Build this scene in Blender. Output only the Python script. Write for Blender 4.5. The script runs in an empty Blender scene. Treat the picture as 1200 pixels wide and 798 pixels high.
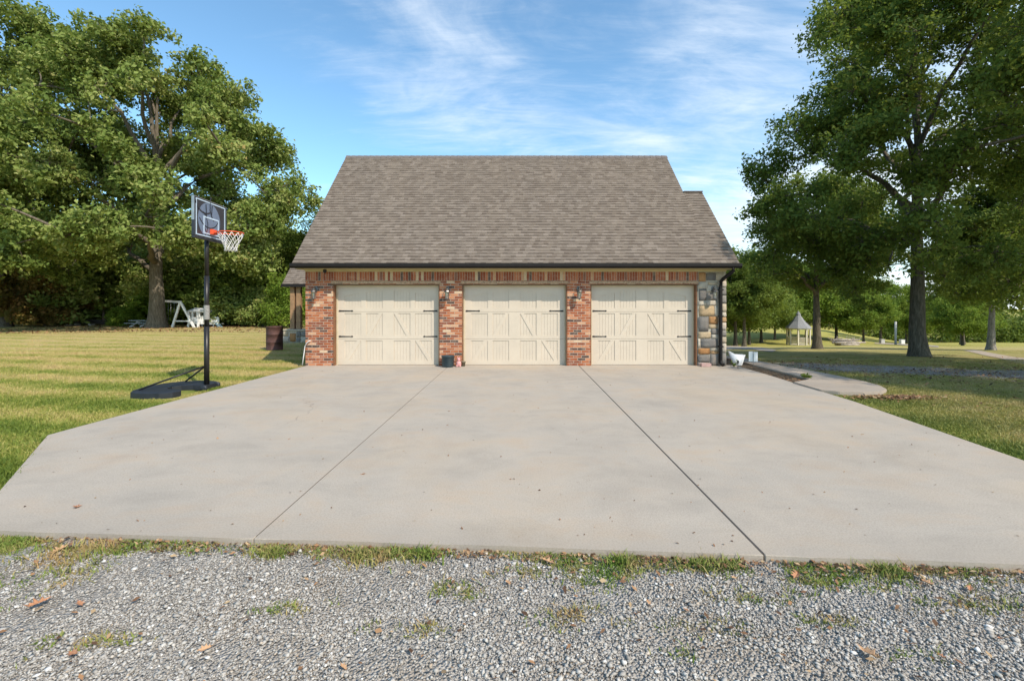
import bpy, bmesh, math, random
import numpy as np
from mathutils import Vector, Matrix
R = math.radians
rnd = random.Random(7)
rng = np.random.default_rng(11)
SC = bpy.context.scene
COL = SC.collection
F, CX, HY, CAMZ = 550.0, 600.0, 356.0, 1.65

# ------------------------------------------------------------------ terrain
def sstep(a, b, v):
    t = np.clip((v - a) / (b - a), 0, 1); return t * t * (3 - 2 * t)
def H(x, y):
    x = np.asarray(x, float); y = np.asarray(y, float)
    u = x / np.maximum(y, 8.0)
    w = sstep(-0.12, 0.22, u)
    s = 0.078 * 2.0 * np.log1p(np.exp(np.clip((np.minimum(y, 52) - 15) / 2.0, -40, 40)))
    s2 = 0.074 * np.clip(y - 52, 0, 62) * sstep(0.60, 0.86, u) + 0.004 * np.clip(y - 52, 0, 100)
    lump = 0.05 * np.sin(x * 0.31 + 1.3) * np.sin(y * 0.27) * sstep(15, 24, np.hypot(x, y))
    return -0.05 - w * (s + s2) + lump
def ground_at(px, py):
    dx, dz = (px - CX) / F, (HY - py) / F
    t = 2.0
    while t < 300:
        if CAMZ + dz * t < float(H(dx * t, t)): break
        t += 0.05
    return dx * t, t, float(H(dx * t, t))

# ------------------------------------------------------------------ helpers
def link(o, parent=None):
    COL.objects.link(o)
    if parent is not None: o.parent = parent
    return o
def thing(name, label, cat, loc=(0, 0, 0), rz=0, group=None):
    o = bpy.data.objects.new(name, None); link(o)
    o.location = loc; o.rotation_euler = (0, 0, rz); o.empty_display_size = 0.2
    o['label'] = label; o['category'] = cat
    if group: o['group'] = group
    return o
def tag(o, label, cat, group=None):
    o['label'] = label; o['category'] = cat
    if group: o['group'] = group
    return o
def struct(o, kind='structure'):
    o['kind'] = kind; return o
def bm_obj(name, bm, mat, parent=None, smooth=False, bevel=0, segs=1):
    if bevel: bmesh.ops.bevel(bm, geom=bm.edges[:], offset=bevel, segments=segs, affect='EDGES', clamp_overlap=True)
    me = bpy.data.meshes.new(name); bm.to_mesh(me); bm.free()
    for m in (mat if isinstance(mat, (list, tuple)) else [mat]): me.materials.append(m)
    if smooth: me.polygons.foreach_set('use_smooth', [True] * len(me.polygons))
    return link(bpy.data.objects.new(name, me), parent)
def box(bm, x0, x1, y0, y1, z0, z1, mi=0):
    vs = [bm.verts.new((x, y, z)) for z in (z0, z1) for x, y in ((x0, y0), (x1, y0), (x1, y1), (x0, y1))]
    for f in ((0, 3, 2, 1), (4, 5, 6, 7), (0, 1, 5, 4), (1, 2, 6, 5), (2, 3, 7, 6), (3, 0, 4, 7)):
        bm.faces.new([vs[i] for i in f]).material_index = mi
    return vs
def beam(bm, a, b, w, h=None, up=(0, 0, 1), mi=0):
    a, b = Vector(a), Vector(b); d = (b - a).normalized(); h = h or w
    u = Vector(up)
    if abs(d.dot(u)) > 0.98: u = Vector((0, 1, 0))
    s = d.cross(u).normalized(); t = s.cross(d).normalized()
    vs = []
    for p in (a, b):
        for i, j in ((-1, -1), (1, -1), (1, 1), (-1, 1)):
            vs.append(bm.verts.new(p + s * i * w / 2 + t * j * h / 2))
    for f in ((3, 2, 1, 0), (4, 5, 6, 7), (0, 1, 5, 4), (1, 2, 6, 5), (2, 3, 7, 6), (3, 0, 4, 7)):
        bm.faces.new([vs[i] for i in f]).material_index = mi
def prism(bm, pts, z0, z1, mi=0):
    lo = [bm.verts.new((x, y, z0)) for x, y in pts]; hi = [bm.verts.new((x, y, z1)) for x, y in pts]
    n = len(pts)
    f = bm.faces.new(hi); bm.faces.new(lo[::-1])
    for i in range(n): bm.faces.new((lo[i], lo[(i + 1) % n], hi[(i + 1) % n], hi[i]))
    return f
def lathe(bm, prof, n=20, c=(0, 0, 0), mi=0, cap=True):
    rings = []
    for r, z in prof:
        rings.append([bm.verts.new((c[0] + r * math.cos(2 * math.pi * i / n), c[1] + r * math.sin(2 * math.pi * i / n), c[2] + z)) for i in range(n)])
    for a, b in zip(rings, rings[1:]):
        for i in range(n):
            bm.faces.new((a[i], a[(i + 1) % n], b[(i + 1) % n], b[i])).material_index = mi
    if cap:
        bm.faces.new(rings[0][::-1]).material_index = mi; bm.faces.new(rings[-1]).material_index = mi
def tube(bm, pts, rad, n=8, mi=0, cap=True):
    pts = [Vector(p) for p in pts]
    if not isinstance(rad, (list, tuple)): rad = [rad] * len(pts)
    rings = []; ref = Vector((0.13, 0.21, 0.97))
    for i, p in enumerate(pts):
        d = (pts[min(i + 1, len(pts) - 1)] - pts[max(i - 1, 0)]).normalized()
        r0 = ref if abs(d.dot(ref)) < 0.95 else Vector((1, 0.1, 0))
        s = d.cross(r0).normalized(); t = d.cross(s)
        rings.append([bm.verts.new(p + (s * math.cos(2 * math.pi * k / n) + t * math.sin(2 * math.pi * k / n)) * rad[i]) for k in range(n)])
    for a, b in zip(rings, rings[1:]):
        for k in range(n):
            f = bm.faces.new((a[k], a[(k + 1) % n], b[(k + 1) % n], b[k])); f.material_index = mi; f.smooth = True
    if cap and len(rings) > 1:
        bm.faces.new(rings[0][::-1]).material_index = mi; bm.faces.new(rings[-1]).material_index = mi
def np_mesh(name, V, Fc, mat, attrs=None, parent=None, smooth=False):
    """V (n,3), Fc (m,k) all faces of k corners; attrs {name: per-vertex floats}"""
    me = bpy.data.meshes.new(name)
    m, k = Fc.shape
    me.vertices.add(len(V)); me.vertices.foreach_set('co', np.ascontiguousarray(V, np.float32).ravel())
    me.loops.add(m * k); me.loops.foreach_set('vertex_index', np.ascontiguousarray(Fc, np.int32).ravel())
    me.polygons.add(m); me.polygons.foreach_set('loop_start', np.arange(0, m * k, k, dtype=np.int32))
    if smooth: me.polygons.foreach_set('use_smooth', np.ones(m, bool))
    me.update(calc_edges=True)
    for an, av in (attrs or {}).items():
        a = me.attributes.new(an, 'FLOAT', 'POINT'); a.data.foreach_set('value', np.ascontiguousarray(av, np.float32))
    me.materials.append(mat)
    o = bpy.data.objects.new(name, me)
    return link(o, parent)
def copy_tree(o, parent=None):
    c = o.copy(); COL.objects.link(c); c.parent = parent
    for ch in list(o.children): copy_tree(ch, c)
    return c

# ------------------------------------------------------------------ materials
class NT:
    def __init__(s, name):
        s.m = bpy.data.materials.new(name); s.m.use_nodes = True
        s.t = s.m.node_tree; s.n = s.t.nodes; s.n.clear()
        s.out = s.n.new('ShaderNodeOutputMaterial')
    def new(s, typ, **kw):
        nd = s.n.new('ShaderNode' + typ)
        for k, v in kw.items():
            if k.startswith('i_'):
                key = k[2:].replace('_', ' ')
                nd.inputs[key if key in nd.inputs else int(key)].default_value = v
            else: setattr(nd, k, v)
        return nd
    def L(s, a, b): s.t.links.new(a, b)
    def val(s, sock, v):
        if isinstance(v, bpy.types.NodeSocket): s.L(v, sock)
        else:
            if sock.type == 'RGBA' and len(v) == 3: v = (*v, 1)
            sock.default_value = v
    def math(s, op, a, b=0.0, c=0.0, clamp=False):
        nd = s.new('Math', operation=op, use_clamp=clamp)
        for i, v in enumerate((a, b, c)): s.val(nd.inputs[i], v)
        return nd.outputs[0]
    def mix(s, f, a, b, mode='MIX'):
        nd = s.new('Mix', data_type='RGBA', blend_type=mode)
        s.val(nd.inputs[0], f); s.val(nd.inputs[6], a); s.val(nd.inputs[7], b)
        return nd.outputs[2]
    def ramp(s, f, stops, interp='LINEAR'):
        nd = s.new('ValToRGB'); cr = nd.color_ramp; cr.interpolation = interp
        while len(cr.elements) < len(stops): cr.elements.new(0.5)
        for e, (p, c) in zip(cr.elements, stops):
            e.position = p; e.color = (*c, 1) if len(c) == 3 else c
        s.val(nd.inputs[0], f); return nd.outputs[0]
    def noise(s, vec, scale, detail=4, rough=0.55, dist=0.0):
        nd = s.new('TexNoise'); nd.inputs['Scale'].default_value = scale
        nd.inputs['Detail'].default_value = detail; nd.inputs['Roughness'].default_value = rough
        nd.inputs['Distortion'].default_value = dist
        if vec is not None: s.L(vec, nd.inputs['Vector'])
        return nd.outputs['Fac']
    def pos(s, scale=(1, 1, 1), loc=(0, 0, 0), obj=False):
        src = s.new('TexCoord').outputs['Object'] if obj else s.new('NewGeometry').outputs['Position']
        mp = s.new('Mapping'); mp.inputs['Scale'].default_value = scale; mp.inputs['Location'].default_value = loc
        s.L(src, mp.inputs['Vector']); return mp.outputs[0]
    def attr(s, name):
        nd = s.new('Attribute', attribute_name=name); return nd.outputs['Fac']
    def bump(s, h, strength=0.3, dist=0.01):
        nd = s.new('Bump'); nd.inputs['Strength'].default_value = strength; nd.inputs['Distance'].default_value = dist
        s.L(h, nd.inputs['Height']); return nd.outputs[0]
    def bsdf(s, col, rough=0.7, metal=0.0, normal=None, spec=0.5, **kw):
        nd = s.new('BsdfPrincipled'); s.val(nd.inputs['Base Color'], col); s.val(nd.inputs['Roughness'], rough)
        nd.inputs['Metallic'].default_value = metal; nd.inputs['Specular IOR Level'].default_value = spec
        if normal is not None: s.L(normal, nd.inputs['Normal'])
        for k, v in kw.items(): nd.inputs[k.replace('_', ' ')].default_value = v
        s.L(nd.outputs[0], s.out.inputs[0]); return nd
def plain(name, col, rough=0.6, metal=0.0, var=0.15, scale=6, bump=0.15, bscale=60, spec=0.5):
    t = NT(name); p = t.pos(obj=True)
    n = t.noise(p, scale, 5, 0.6)
    dark = tuple(c * (1 - var) for c in col); lite = tuple(min(1, c * (1 + var)) for c in col)
    c = t.ramp(n, [(0.3, dark), (0.7, lite)])
    b = t.bump(t.noise(p, bscale, 3), bump, 0.004)
    t.bsdf(c, rough, metal, b, spec); return t.m

def leaf_material(name, ramp, trans=0.30, rough=0.5, tint=1.0):
    t = NT(name)
    v = t.attr('var')
    n = t.noise(t.pos(obj=True), 0.45, 3)
    f = t.math('ADD', t.math('MULTIPLY', v, 0.72), t.math('MULTIPLY', n, 0.42))
    oi = t.new('ObjectInfo').outputs['Random']
    f = t.math('ADD', f, t.math('MULTIPLY_ADD', oi, 0.10, -0.07))
    c = t.ramp(f, ramp)
    p = t.bsdf(c, 0.62, 0, None, 0.18)
    tr = t.new('BsdfTranslucent'); t.L(t.mix(0.55, c, (0.34, 0.42, 0.06)), tr.inputs[0])
    mx = t.new('MixShader'); mx.inputs[0].default_value = trans
    t.L(p.outputs[0], mx.inputs[1]); t.L(tr.outputs[0], mx.inputs[2]); t.L(mx.outputs[0], t.out.inputs[0])
    return t.m
M_leaf_oak = leaf_material('oak_foliage', [(0.0, (0.05, 0.085, 0.018)), (0.35, (0.135, 0.195, 0.042)), (0.62, (0.245, 0.30, 0.075)), (0.9, (0.42, 0.43, 0.16)), (1.0, (0.38, 0.24, 0.09))], 0.30)
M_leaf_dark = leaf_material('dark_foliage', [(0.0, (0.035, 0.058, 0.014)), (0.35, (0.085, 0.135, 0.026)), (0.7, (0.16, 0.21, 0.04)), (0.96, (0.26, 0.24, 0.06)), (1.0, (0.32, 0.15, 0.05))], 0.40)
M_leaf_mid = leaf_material('mixed_foliage', [(0.0, (0.045, 0.075, 0.015)), (0.4, (0.11, 0.165, 0.028)), (0.75, (0.19, 0.24, 0.045)), (1.0, (0.28, 0.27, 0.07))], 0.36)
M_leaf_lime = leaf_material('lime_foliage', [(0.0, (0.07, 0.12, 0.02)), (0.5, (0.16, 0.25, 0.03)), (1.0, (0.30, 0.36, 0.06))], 0.4)
M_leaf_rust = leaf_material('rust_foliage', [(0.0, (0.06, 0.07, 0.015)), (0.5, (0.16, 0.11, 0.03)), (1.0, (0.30, 0.14, 0.05))], 0.3)

def bark_material(name, c0, c1):
    t = NT(name); p = t.pos((7, 7, 1.3), obj=True)
    n = t.noise(p, 2.6, 6, 0.65, 0.4); n2 = t.noise(t.pos(obj=True), 1.1, 3)
    c = t.ramp(n, [(0.32, tuple(x * 0.45 for x in c0)), (0.5, c0), (0.72, c1)])
    c = t.mix(t.math('MULTIPLY', n2, 0.4), c, (0.10, 0.11, 0.07))
    t.bsdf(c, 0.9, 0, t.bump(n, 0.9, 0.03), 0.2); return t.m
M_bark = bark_material('oak_bark', (0.16, 0.125, 0.095), (0.30, 0.25, 0.20))
M_bark_dk = bark_material('dark_bark', (0.11, 0.085, 0.062), (0.22, 0.18, 0.14))
M_bark_pale = bark_material('pale_bark', (0.34, 0.30, 0.27), (0.55, 0.50, 0.46))

# ground -------------------------------------------------------------
def lawn_colour(t, blades=False):
    P = t.pos(); sep = t.new('SeparateXYZ'); t.L(P, sep.inputs[0]); x, y = sep.outputs[0], sep.outputs[1]
    big = t.noise(P, 0.22, 4, 0.6); mid = t.noise(P, 1.1, 5, 0.62); fine = t.noise(P, 16, 4, 0.7)
    # mowing rows
    s = t.math('ADD', t.math('MULTIPLY', y, 4.3), t.math('MULTIPLY', x, 0.85))
    s = t.math('ADD', s, t.math('MULTIPLY', t.noise(P, 0.5, 3), 3.6))
    row = t.math('MULTIPLY_ADD', t.math('SINE', s), 0.5, 0.5)
    left = t.math('SUBTRACT', 1.0, t.math('SMOOTH_MIN', 1.0, t.math('MULTIPLY_ADD', x, 0.5, 3.0), 0.2), clamp=True)
    # dryness: greener by the slab, straw-coloured further back
    dist = t.math('MULTIPLY_ADD', t.math('ADD', y, t.math('MULTIPLY', x, -0.35)), 0.075, -0.52, clamp=True)
    dry = t.math('ADD', t.math('MULTIPLY', dist, 0.40), t.math('MULTIPLY', row, 0.34))
    dry = t.math('ADD', dry, t.math('MULTIPLY_ADD', mid, 0.85, -0.44))
    dry = t.math('ADD', dry, t.math('MULTIPLY_ADD', big, 0.75, -0.33))
    dry = t.math('ADD', dry, t.math('MULTIPLY_ADD', fine, 0.5, -0.22))
    if blades: dry = t.math('ADD', dry, t.math('MULTIPLY_ADD', t.attr('var'), 0.36, -0.20))
    col = t.ramp(dry, [(0.0, (0.12, 0.175, 0.024)), (0.20, (0.22, 0.27, 0.045)), (0.38, (0.36, 0.35, 0.085)), (0.60, (0.53, 0.435, 0.165)), (1.0, (0.58, 0.42, 0.21))])
    # tree-side lawn on the right: olive, littered, with a worn gravel track crossing it
    right = t.math('MULTIPLY_ADD', x, 0.5, -2.7, clamp=True)
    near = t.math('SUBTRACT', 1.0, t.math('MULTIPLY_ADD', y, 0.06, -1.0, clamp=True))
    rf = t.math('MULTIPLY', right, near)
    oc = t.ramp(t.math('ADD', t.math('MULTIPLY', mid, 0.8), t.math('MULTIPLY_ADD', fine, 0.7, -0.35), clamp=True),
                [(0.08, (0.18, 0.21, 0.04)), (0.30, (0.34, 0.31, 0.085)), (0.52, (0.47, 0.37, 0.17)), (0.85, (0.48, 0.33, 0.19))])
    col = t.mix(t.math('MULTIPLY', rf, 0.8), col, oc)
    line = t.math('ABSOLUTE', t.math('SUBTRACT', y, t.math('MULTIPLY_ADD', x, -0.42, 16.6)))
    tr = t.math('SUBTRACT', 1.65, line); tr = t.math('ADD', tr, t.math('MULTIPLY_ADD', mid, 2.2, -1.2))
    tr = t.math('MULTIPLY', t.math('MULTIPLY', tr, 1.3, clamp=True), t.math('MULTIPLY_ADD', x, 0.6, -4.0, clamp=True))
    tr = t.math('MULTIPLY', tr, t.math('SUBTRACT', 1.0, t.math('MULTIPLY_ADD', y, 0.4, -6.2, clamp=True)))
    far = t.math('MULTIPLY', t.math('MULTIPLY_ADD', y, 0.05, -1.5, clamp=True), right)
    col = t.mix(t.math('MULTIPLY', far, 0.75), col, t.ramp(mid, [(0.3, (0.34, 0.35, 0.05)), (0.7, (0.50, 0.45, 0.11))]))
    return col, tr, fine, mid, P
def lawn_mat(blades):
    t = NT('grass_blade' if blades else 'lawn_ground')
    col, tr, fine, mid, P = lawn_colour(t, blades)
    if blades:
        p = t.bsdf(col, 0.6, 0, None, 0.3)
        tl = t.new('BsdfTranslucent'); t.L(col, tl.inputs[0])
        mx = t.new('MixShader'); mx.inputs[0].default_value = 0.3
        t.L(p.outputs[0], mx.inputs[1]); t.L(tl.outputs[0], mx.inputs[2]); t.L(mx.outputs[0], t.out.inputs[0])
    else:
        g = t.new('TexVoronoi'); g.inputs['Scale'].default_value = 38; t.L(P, g.inputs['Vector'])
        gc = t.ramp(g.outputs['Color'], [(0.1, (0.20, 0.18, 0.155)), (0.6, (0.34, 0.31, 0.275)), (0.9, (0.52, 0.48, 0.43))])
        gc = t.mix(t.math('MULTIPLY_ADD', t.noise(P, 3.0, 5, 0.7), 3.0, -1.3, clamp=True), gc, (0.20, 0.125, 0.07))
        col = t.mix(tr, t.mix(0.22, col, (0.12, 0.09, 0.05)), gc)
        h = t.math('ADD', t.noise(P, 45, 4, 0.8), t.math('MULTIPLY', mid, 2))
        t.bsdf(col, 0.95, 0, t.bump(h, 0.8, 0.03), 0.1)
    return t.m
M_lawn = lawn_mat(False); M_blade = lawn_mat(True)

def concrete(name, tint=(1, 1, 1), k=1.0):
    t = NT(name); P = t.pos()
    big = t.noise(P, 0.38, 5, 0.6, 0.5); mid = t.noise(t.pos((0.8, 1.3, 1)), 1.3, 7, 0.68, 0.4); fine = t.noise(P, 75, 4, 0.8); pat = t.noise(t.pos((1, 1, 1), (7, 3, 0)), 0.8, 8, 0.72, 0.3)
    c = t.ramp(big, [(0.30, tuple(a * k * b for a, b in zip((0.395, 0.352, 0.298), tint))), (0.5, tuple(a * k * b for a, b in zip((0.43, 0.375, 0.31), tint))),
                     (0.70, tuple(a * k * b for a, b in zip((0.455, 0.375, 0.285), tint)))])
    c = t.mix(0.7, c, t.ramp(mid, [(0.28, (0.82, 0.83, 0.84)), (0.5, (1, 1, 1)), (0.70, (1.05, 0.95, 0.85))]), 'MULTIPLY')
    c = t.mix(0.55, c, t.ramp(pat, [(0.32, (0.84, 0.83, 0.82)), (0.46, (0.98, 0.97, 0.96)), (0.58, (1.06, 1.05, 1.04)), (0.70, (1.08, 0.98, 0.87))]), 'MULTIPLY')
    c = t.mix(0.9, c, t.ramp(fine, [(0.30, (0.72, 0.71, 0.70)), (0.52, (1.0, 1.0, 1.0)), (0.72, (1.16, 1.15, 1.14))]), 'MULTIPLY')
    # soiling at the slab edges by the gravel and thin tyre scuffs running to the doors
    sx = t.new('SeparateXYZ'); t.L(P, sx.inputs[0])
    ef = t.math('MULTIPLY', t.math('SUBTRACT', 3.62, t.math('MULTIPLY_ADD', sx.outputs[0], 0.068, sx.outputs[1])), 2.2, clamp=True)
    c = t.mix(t.math('MULTIPLY', t.math('MULTIPLY', ef, t.math('MULTIPLY_ADD', pat, 2.4, -0.7, clamp=True)), 0.45), c, (0.26, 0.215, 0.165))
    lane = t.math('ABSOLUTE', t.math('SUBTRACT', t.math('ABSOLUTE', t.math('SUBTRACT', t.math('PINGPONG', t.math('ADD', sx.outputs[0], 5.05), 1.7), 0.0)), 0.85))
    ty = t.math('SUBTRACT', 1.0, t.math('MULTIPLY', lane, 6.0), clamp=True)
    c = t.mix(t.math('MULTIPLY', t.math('MULTIPLY', ty, t.math('MULTIPLY_ADD', mid, 3.0, -1.2, clamp=True)), 0.16), c, (0.20, 0.19, 0.185))
    sp = t.new('TexVoronoi'); sp.inputs['Scale'].default_value = 30; t.L(P, sp.inputs['Vector'])
    spot = t.math('LESS_THAN', sp.outputs['Distance'], t.math('MULTIPLY_ADD', t.noise(P, 2.5, 3), 0.30, -0.09))
    c = t.mix(t.math('MULTIPLY', spot, 0.22), c, (0.22, 0.20, 0.18))
    # hairline cracks
    cr = t.new('TexVoronoi', feature='DISTANCE_TO_EDGE'); cr.inputs['Scale'].default_value = 0.27
    wob = t.new('VectorMath', operation='ADD'); t.L(P, wob.inputs[0])
    ns = t.new('TexNoise'); ns.inputs['Scale'].default_value = 1.4; ns.inputs['Detail'].default_value = 7; t.L(P, ns.inputs['Vector'])
    t.L(ns.outputs['Color'], wob.inputs[1]); t.L(wob.outputs[0], cr.inputs['Vector'])
    ck = t.math('MULTIPLY', t.math('LESS_THAN', cr.outputs['Distance'], 0.0011), t.math('GREATER_THAN', t.noise(P, 0.33, 2), 0.56))
    c = t.mix(t.math('MULTIPLY', ck, 0.6), c, (0.12, 0.11, 0.10))
    t.bsdf(c, 0.85, 0, t.bump(t.math('ADD', fine, t.math('MULTIPLY', mid, 0.6)), 0.25, 0.006), 0.3)
    return t.m
M_conc = concrete('driveway_concrete'); M_walk = concrete('path_concrete', (1.02, 0.97, 0.93), 0.95)

def gravel_ground():
    t = NT('gravel_ground'); P = t.pos()
    v = t.new('TexVoronoi'); v.inputs['Scale'].default_value = 62; t.L(P, v.inputs['Vector'])
    c = t.ramp(v.outputs['Color'], [(0.05, (0.24, 0.22, 0.19)), (0.4, (0.36, 0.335, 0.30)), (0.75, (0.45, 0.42, 0.38)), (0.95, (0.56, 0.53, 0.48))])
    d = t.math('MULTIPLY', v.outputs['Distance'], 1.3)
    n = t.noise(P, 1.3, 5, 0.7)
    soil = t.math('MULTIPLY_ADD', n, 4, -1.7, clamp=True)
    c = t.mix(t.math('MULTIPLY', soil, 0.7), c, (0.32, 0.25, 0.175))
    t.bsdf(c, 0.9, 0, t.bump(t.math('MULTIPLY', d, -1), 1.0, 0.02), 0.3); return t.m
M_grav = gravel_ground()
def stone_mat():
    t = NT('crushed_stone'); v = t.attr('var')
    c = t.ramp(v, [(0.0, (0.27, 0.245, 0.215)), (0.30, (0.38, 0.35, 0.31)), (0.65, (0.47, 0.44, 0.395)), (0.88, (0.57, 0.535, 0.48)), (0.94, (0.46, 0.36, 0.26)), (1.0, (0.72, 0.69, 0.64))])
    c = t.mix(0.5, c, t.ramp(t.noise(t.pos(), 130, 3), [(0.3, (0.75, 0.75, 0.75)), (0.7, (1.15, 1.15, 1.15))]), 'MULTIPLY')
    t.bsdf(c, 0.85, 0, None, 0.3); return t.m
M_stone = stone_mat()
def mulch_mat():
    t = NT('bed_soil'); P = t.pos()
    n = t.noise(P, 14, 6, 0.8)
    c = t.ramp(n, [(0.3, (0.035, 0.026, 0.020)), (0.5, (0.11, 0.08, 0.055)), (0.62, (0.20, 0.155, 0.10)), (0.75, (0.27, 0.22, 0.17))])
    t.bsdf(c, 0.95, 0, t.bump(n, 1.0, 0.04), 0.1); return t.m
M_soil = mulch_mat()

# masonry -----------------------------------------------------------
def brick_mat(name, soldier=False):
    t = NT(name); P = t.pos(); sep = t.new('SeparateXYZ'); t.L(P, sep.inputs[0])
    u = t.math('ADD', sep.outputs[0], sep.outputs[1]); z = sep.outputs[2]
    wob = t.math('MULTIPLY_ADD', t.noise(P, 7, 2), 0.016, -0.008)
    cmb = t.new('CombineXYZ')
    if soldier:
        t.L(t.math('ADD', t.math('ADD', z, -2.26), 20.0), cmb.inputs[0]); t.L(t.math('ADD', u, wob), cmb.inputs[1])
    else:
        t.L(u, cmb.inputs[0]); t.L(t.math('ADD', z, wob), cmb.inputs[1])
    b = t.new('TexBrick'); t.L(cmb.outputs[0], b.inputs['Vector'])
    b.inputs['Color1'].default_value = (0, 0, 0, 1); b.inputs['Color2'].default_value = (1, 1, 1, 1)
    b.inputs['Mortar'].default_value = (0.5, 0.5, 0.5, 1)
    b.inputs['Scale'].default_value = 1.0; b.inputs['Mortar Size'].default_value = 0.0045 if soldier else 0.0065; b.inputs['Mortar Smooth'].default_value = 0.25
    b.inputs['Brick Width'].default_value = 0.25 if soldier else 0.205; b.inputs['Row Height'].default_value = 0.0685
    b.offset = 0.0 if soldier else 0.5
    v = b.outputs['Color']
    rp = [(0.0, (0.085, 0.055, 0.045)), (0.08, (0.12, 0.065, 0.05)), (0.14, (0.24, 0.075, 0.04)), (0.38, (0.33, 0.095, 0.038)), (0.60, (0.41, 0.135, 0.055)),
          (0.80, (0.50, 0.22, 0.115)), (0.90, (0.56, 0.33, 0.20)), (0.96, (0.60, 0.44, 0.29))]
    if soldier: rp = [(0.0, (0.12, 0.085, 0.07)), (0.08, (0.22, 0.11, 0.08)), (0.16, (0.25, 0.075, 0.04)), (0.45, (0.33, 0.11, 0.055)), (0.76, (0.40, 0.16, 0.085)), (0.90, (0.50, 0.30, 0.17)), (0.955, (0.54, 0.42, 0.27))]
    c = t.ramp(v, rp, 'CONSTANT')
    n1 = t.noise(P, 22, 5, 0.75)
    c = t.mix(0.6, c, t.ramp(n1, [(0.25, (0.62, 0.60, 0.60)), (0.65, (1.25, 1.2, 1.15))]), 'MULTIPLY')
    dk = t.noise(P, 70, 3, 0.7)
    c = t.mix(t.math('MULTIPLY', t.math('GREATER_THAN', dk, 0.66), 0.6), c, (0.05, 0.04, 0.04))
    # lime smear left on the faces
    sm = t.math('MULTIPLY_ADD', t.noise(t.pos((1, 1, 1.8)), 6, 6, 0.8, 0.6), 4.5, -2.25, clamp=True)
    c = t.mix(t.math('MULTIPLY', sm, 0.42), c, (0.60, 0.48, 0.37))
    mort = t.ramp(t.noise(P, 12, 4), [(0.3, (0.40, 0.32, 0.25)), (0.7, (0.56, 0.47, 0.37))])
    c = t.mix(b.outputs['Fac'], c, mort)
    h = t.math('MULTIPLY_ADD', b.outputs['Fac'], -1.0, t.math('MULTIPLY', n1, 0.35))
    t.bsdf(c, 0.9, 0, t.bump(h, 0.8, 0.012), 0.2); return t.m
M_brick = brick_mat('old_brick'); M_sold = brick_mat('soldier_brick', True)
def fieldstone():
    t = NT('field_stone'); P = t.pos(); v = t.attr('hue')
    c = t.ramp(v, [(0.0, (0.15, 0.14, 0.13)), (0.2, (0.24, 0.22, 0.195)), (0.4, (0.36, 0.18, 0.07)), (0.6, (0.43, 0.32, 0.19)), (0.8, (0.46, 0.41, 0.33)), (1.0, (0.42, 0.32, 0.28))])
    n = t.noise(P, 9, 6, 0.75); 
    c = t.mix(0.75, c, t.ramp(n, [(0.25, (0.55, 0.55, 0.57)), (0.5, (1, 1, 1)), (0.75, (1.3, 1.15, 0.95))]), 'MULTIPLY')
    t.bsdf(c, 0.85, 0, t.bump(n, 0.7, 0.02), 0.25); return t.m
M_field = fieldstone()
M_mortar = plain('pale_mortar', (0.44, 0.39, 0.31), 0.95, var=0.2, scale=20, bump=0.5)
def shingle():
    t = NT('asphalt_shingle'); P = t.pos()
    a = t.attr('row'); tab = t.attr('tab')
    sep = t.new('SeparateXYZ'); t.L(P, sep.inputs[0])
    # tabs: random steps along x, offset per course
    cmb = t.new('CombineXYZ'); t.L(t.math('ADD', sep.outputs[0], t.math('MULTIPLY', a, 3.717)), cmb.inputs[0]); t.L(t.math('MULTIPLY', a, 7.13), cmb.inputs[1])
    seg = t.math('FLOOR', t.math('ADD', t.math('MULTIPLY', sep.outputs[0], 7.4), t.math('MULTIPLY', a, 0.618)))
    c2 = t.new('CombineXYZ'); t.L(seg, c2.inputs[0]); t.L(a, c2.inputs[1])
    vx = t.new('TexWhiteNoise', noise_dimensions='2D'); t.L(c2.outputs[0], vx.inputs['Vector'])
    rv = t.new('SeparateColor'); t.L(vx.outputs['Color'], rv.inputs[0])
    c = t.ramp(rv.outputs[0], [(0.0, (0.17, 0.138, 0.112)), (0.3, (0.19, 0.157, 0.129)), (0.7, (0.212, 0.176, 0.145)), (1.0, (0.245, 0.205, 0.172))])
    gr = t.noise(P, 120, 3, 0.8)
    c = t.mix(0.7, c, t.ramp(gr, [(0.3, (0.7, 0.7, 0.7)), (0.7, (1.25, 1.22, 1.2))]), 'MULTIPLY')
    c = t.mix(0.5, c, t.ramp(t.noise(t.pos((2.2, .5, .5)), 0.7, 4), [(0.3, (0.86, 0.86, 0.88)), (0.7, (1.1, 1.07, 1.04))]), 'MULTIPLY')
    # the printed shadow band of laminated shingles
    band = t.math('MULTIPLY', t.math('LESS_THAN', tab, 0.30), t.math('GREATER_THAN', rv.outputs[1], 0.50))
    c = t.mix(t.math('MULTIPLY', band, 0.60), c, (0.075, 0.058, 0.048))
    t.bsdf(c, 0.95, 0, t.bump(gr, 0.5, 0.006), 0.1); return t.m
M_shing = shingle()

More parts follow.
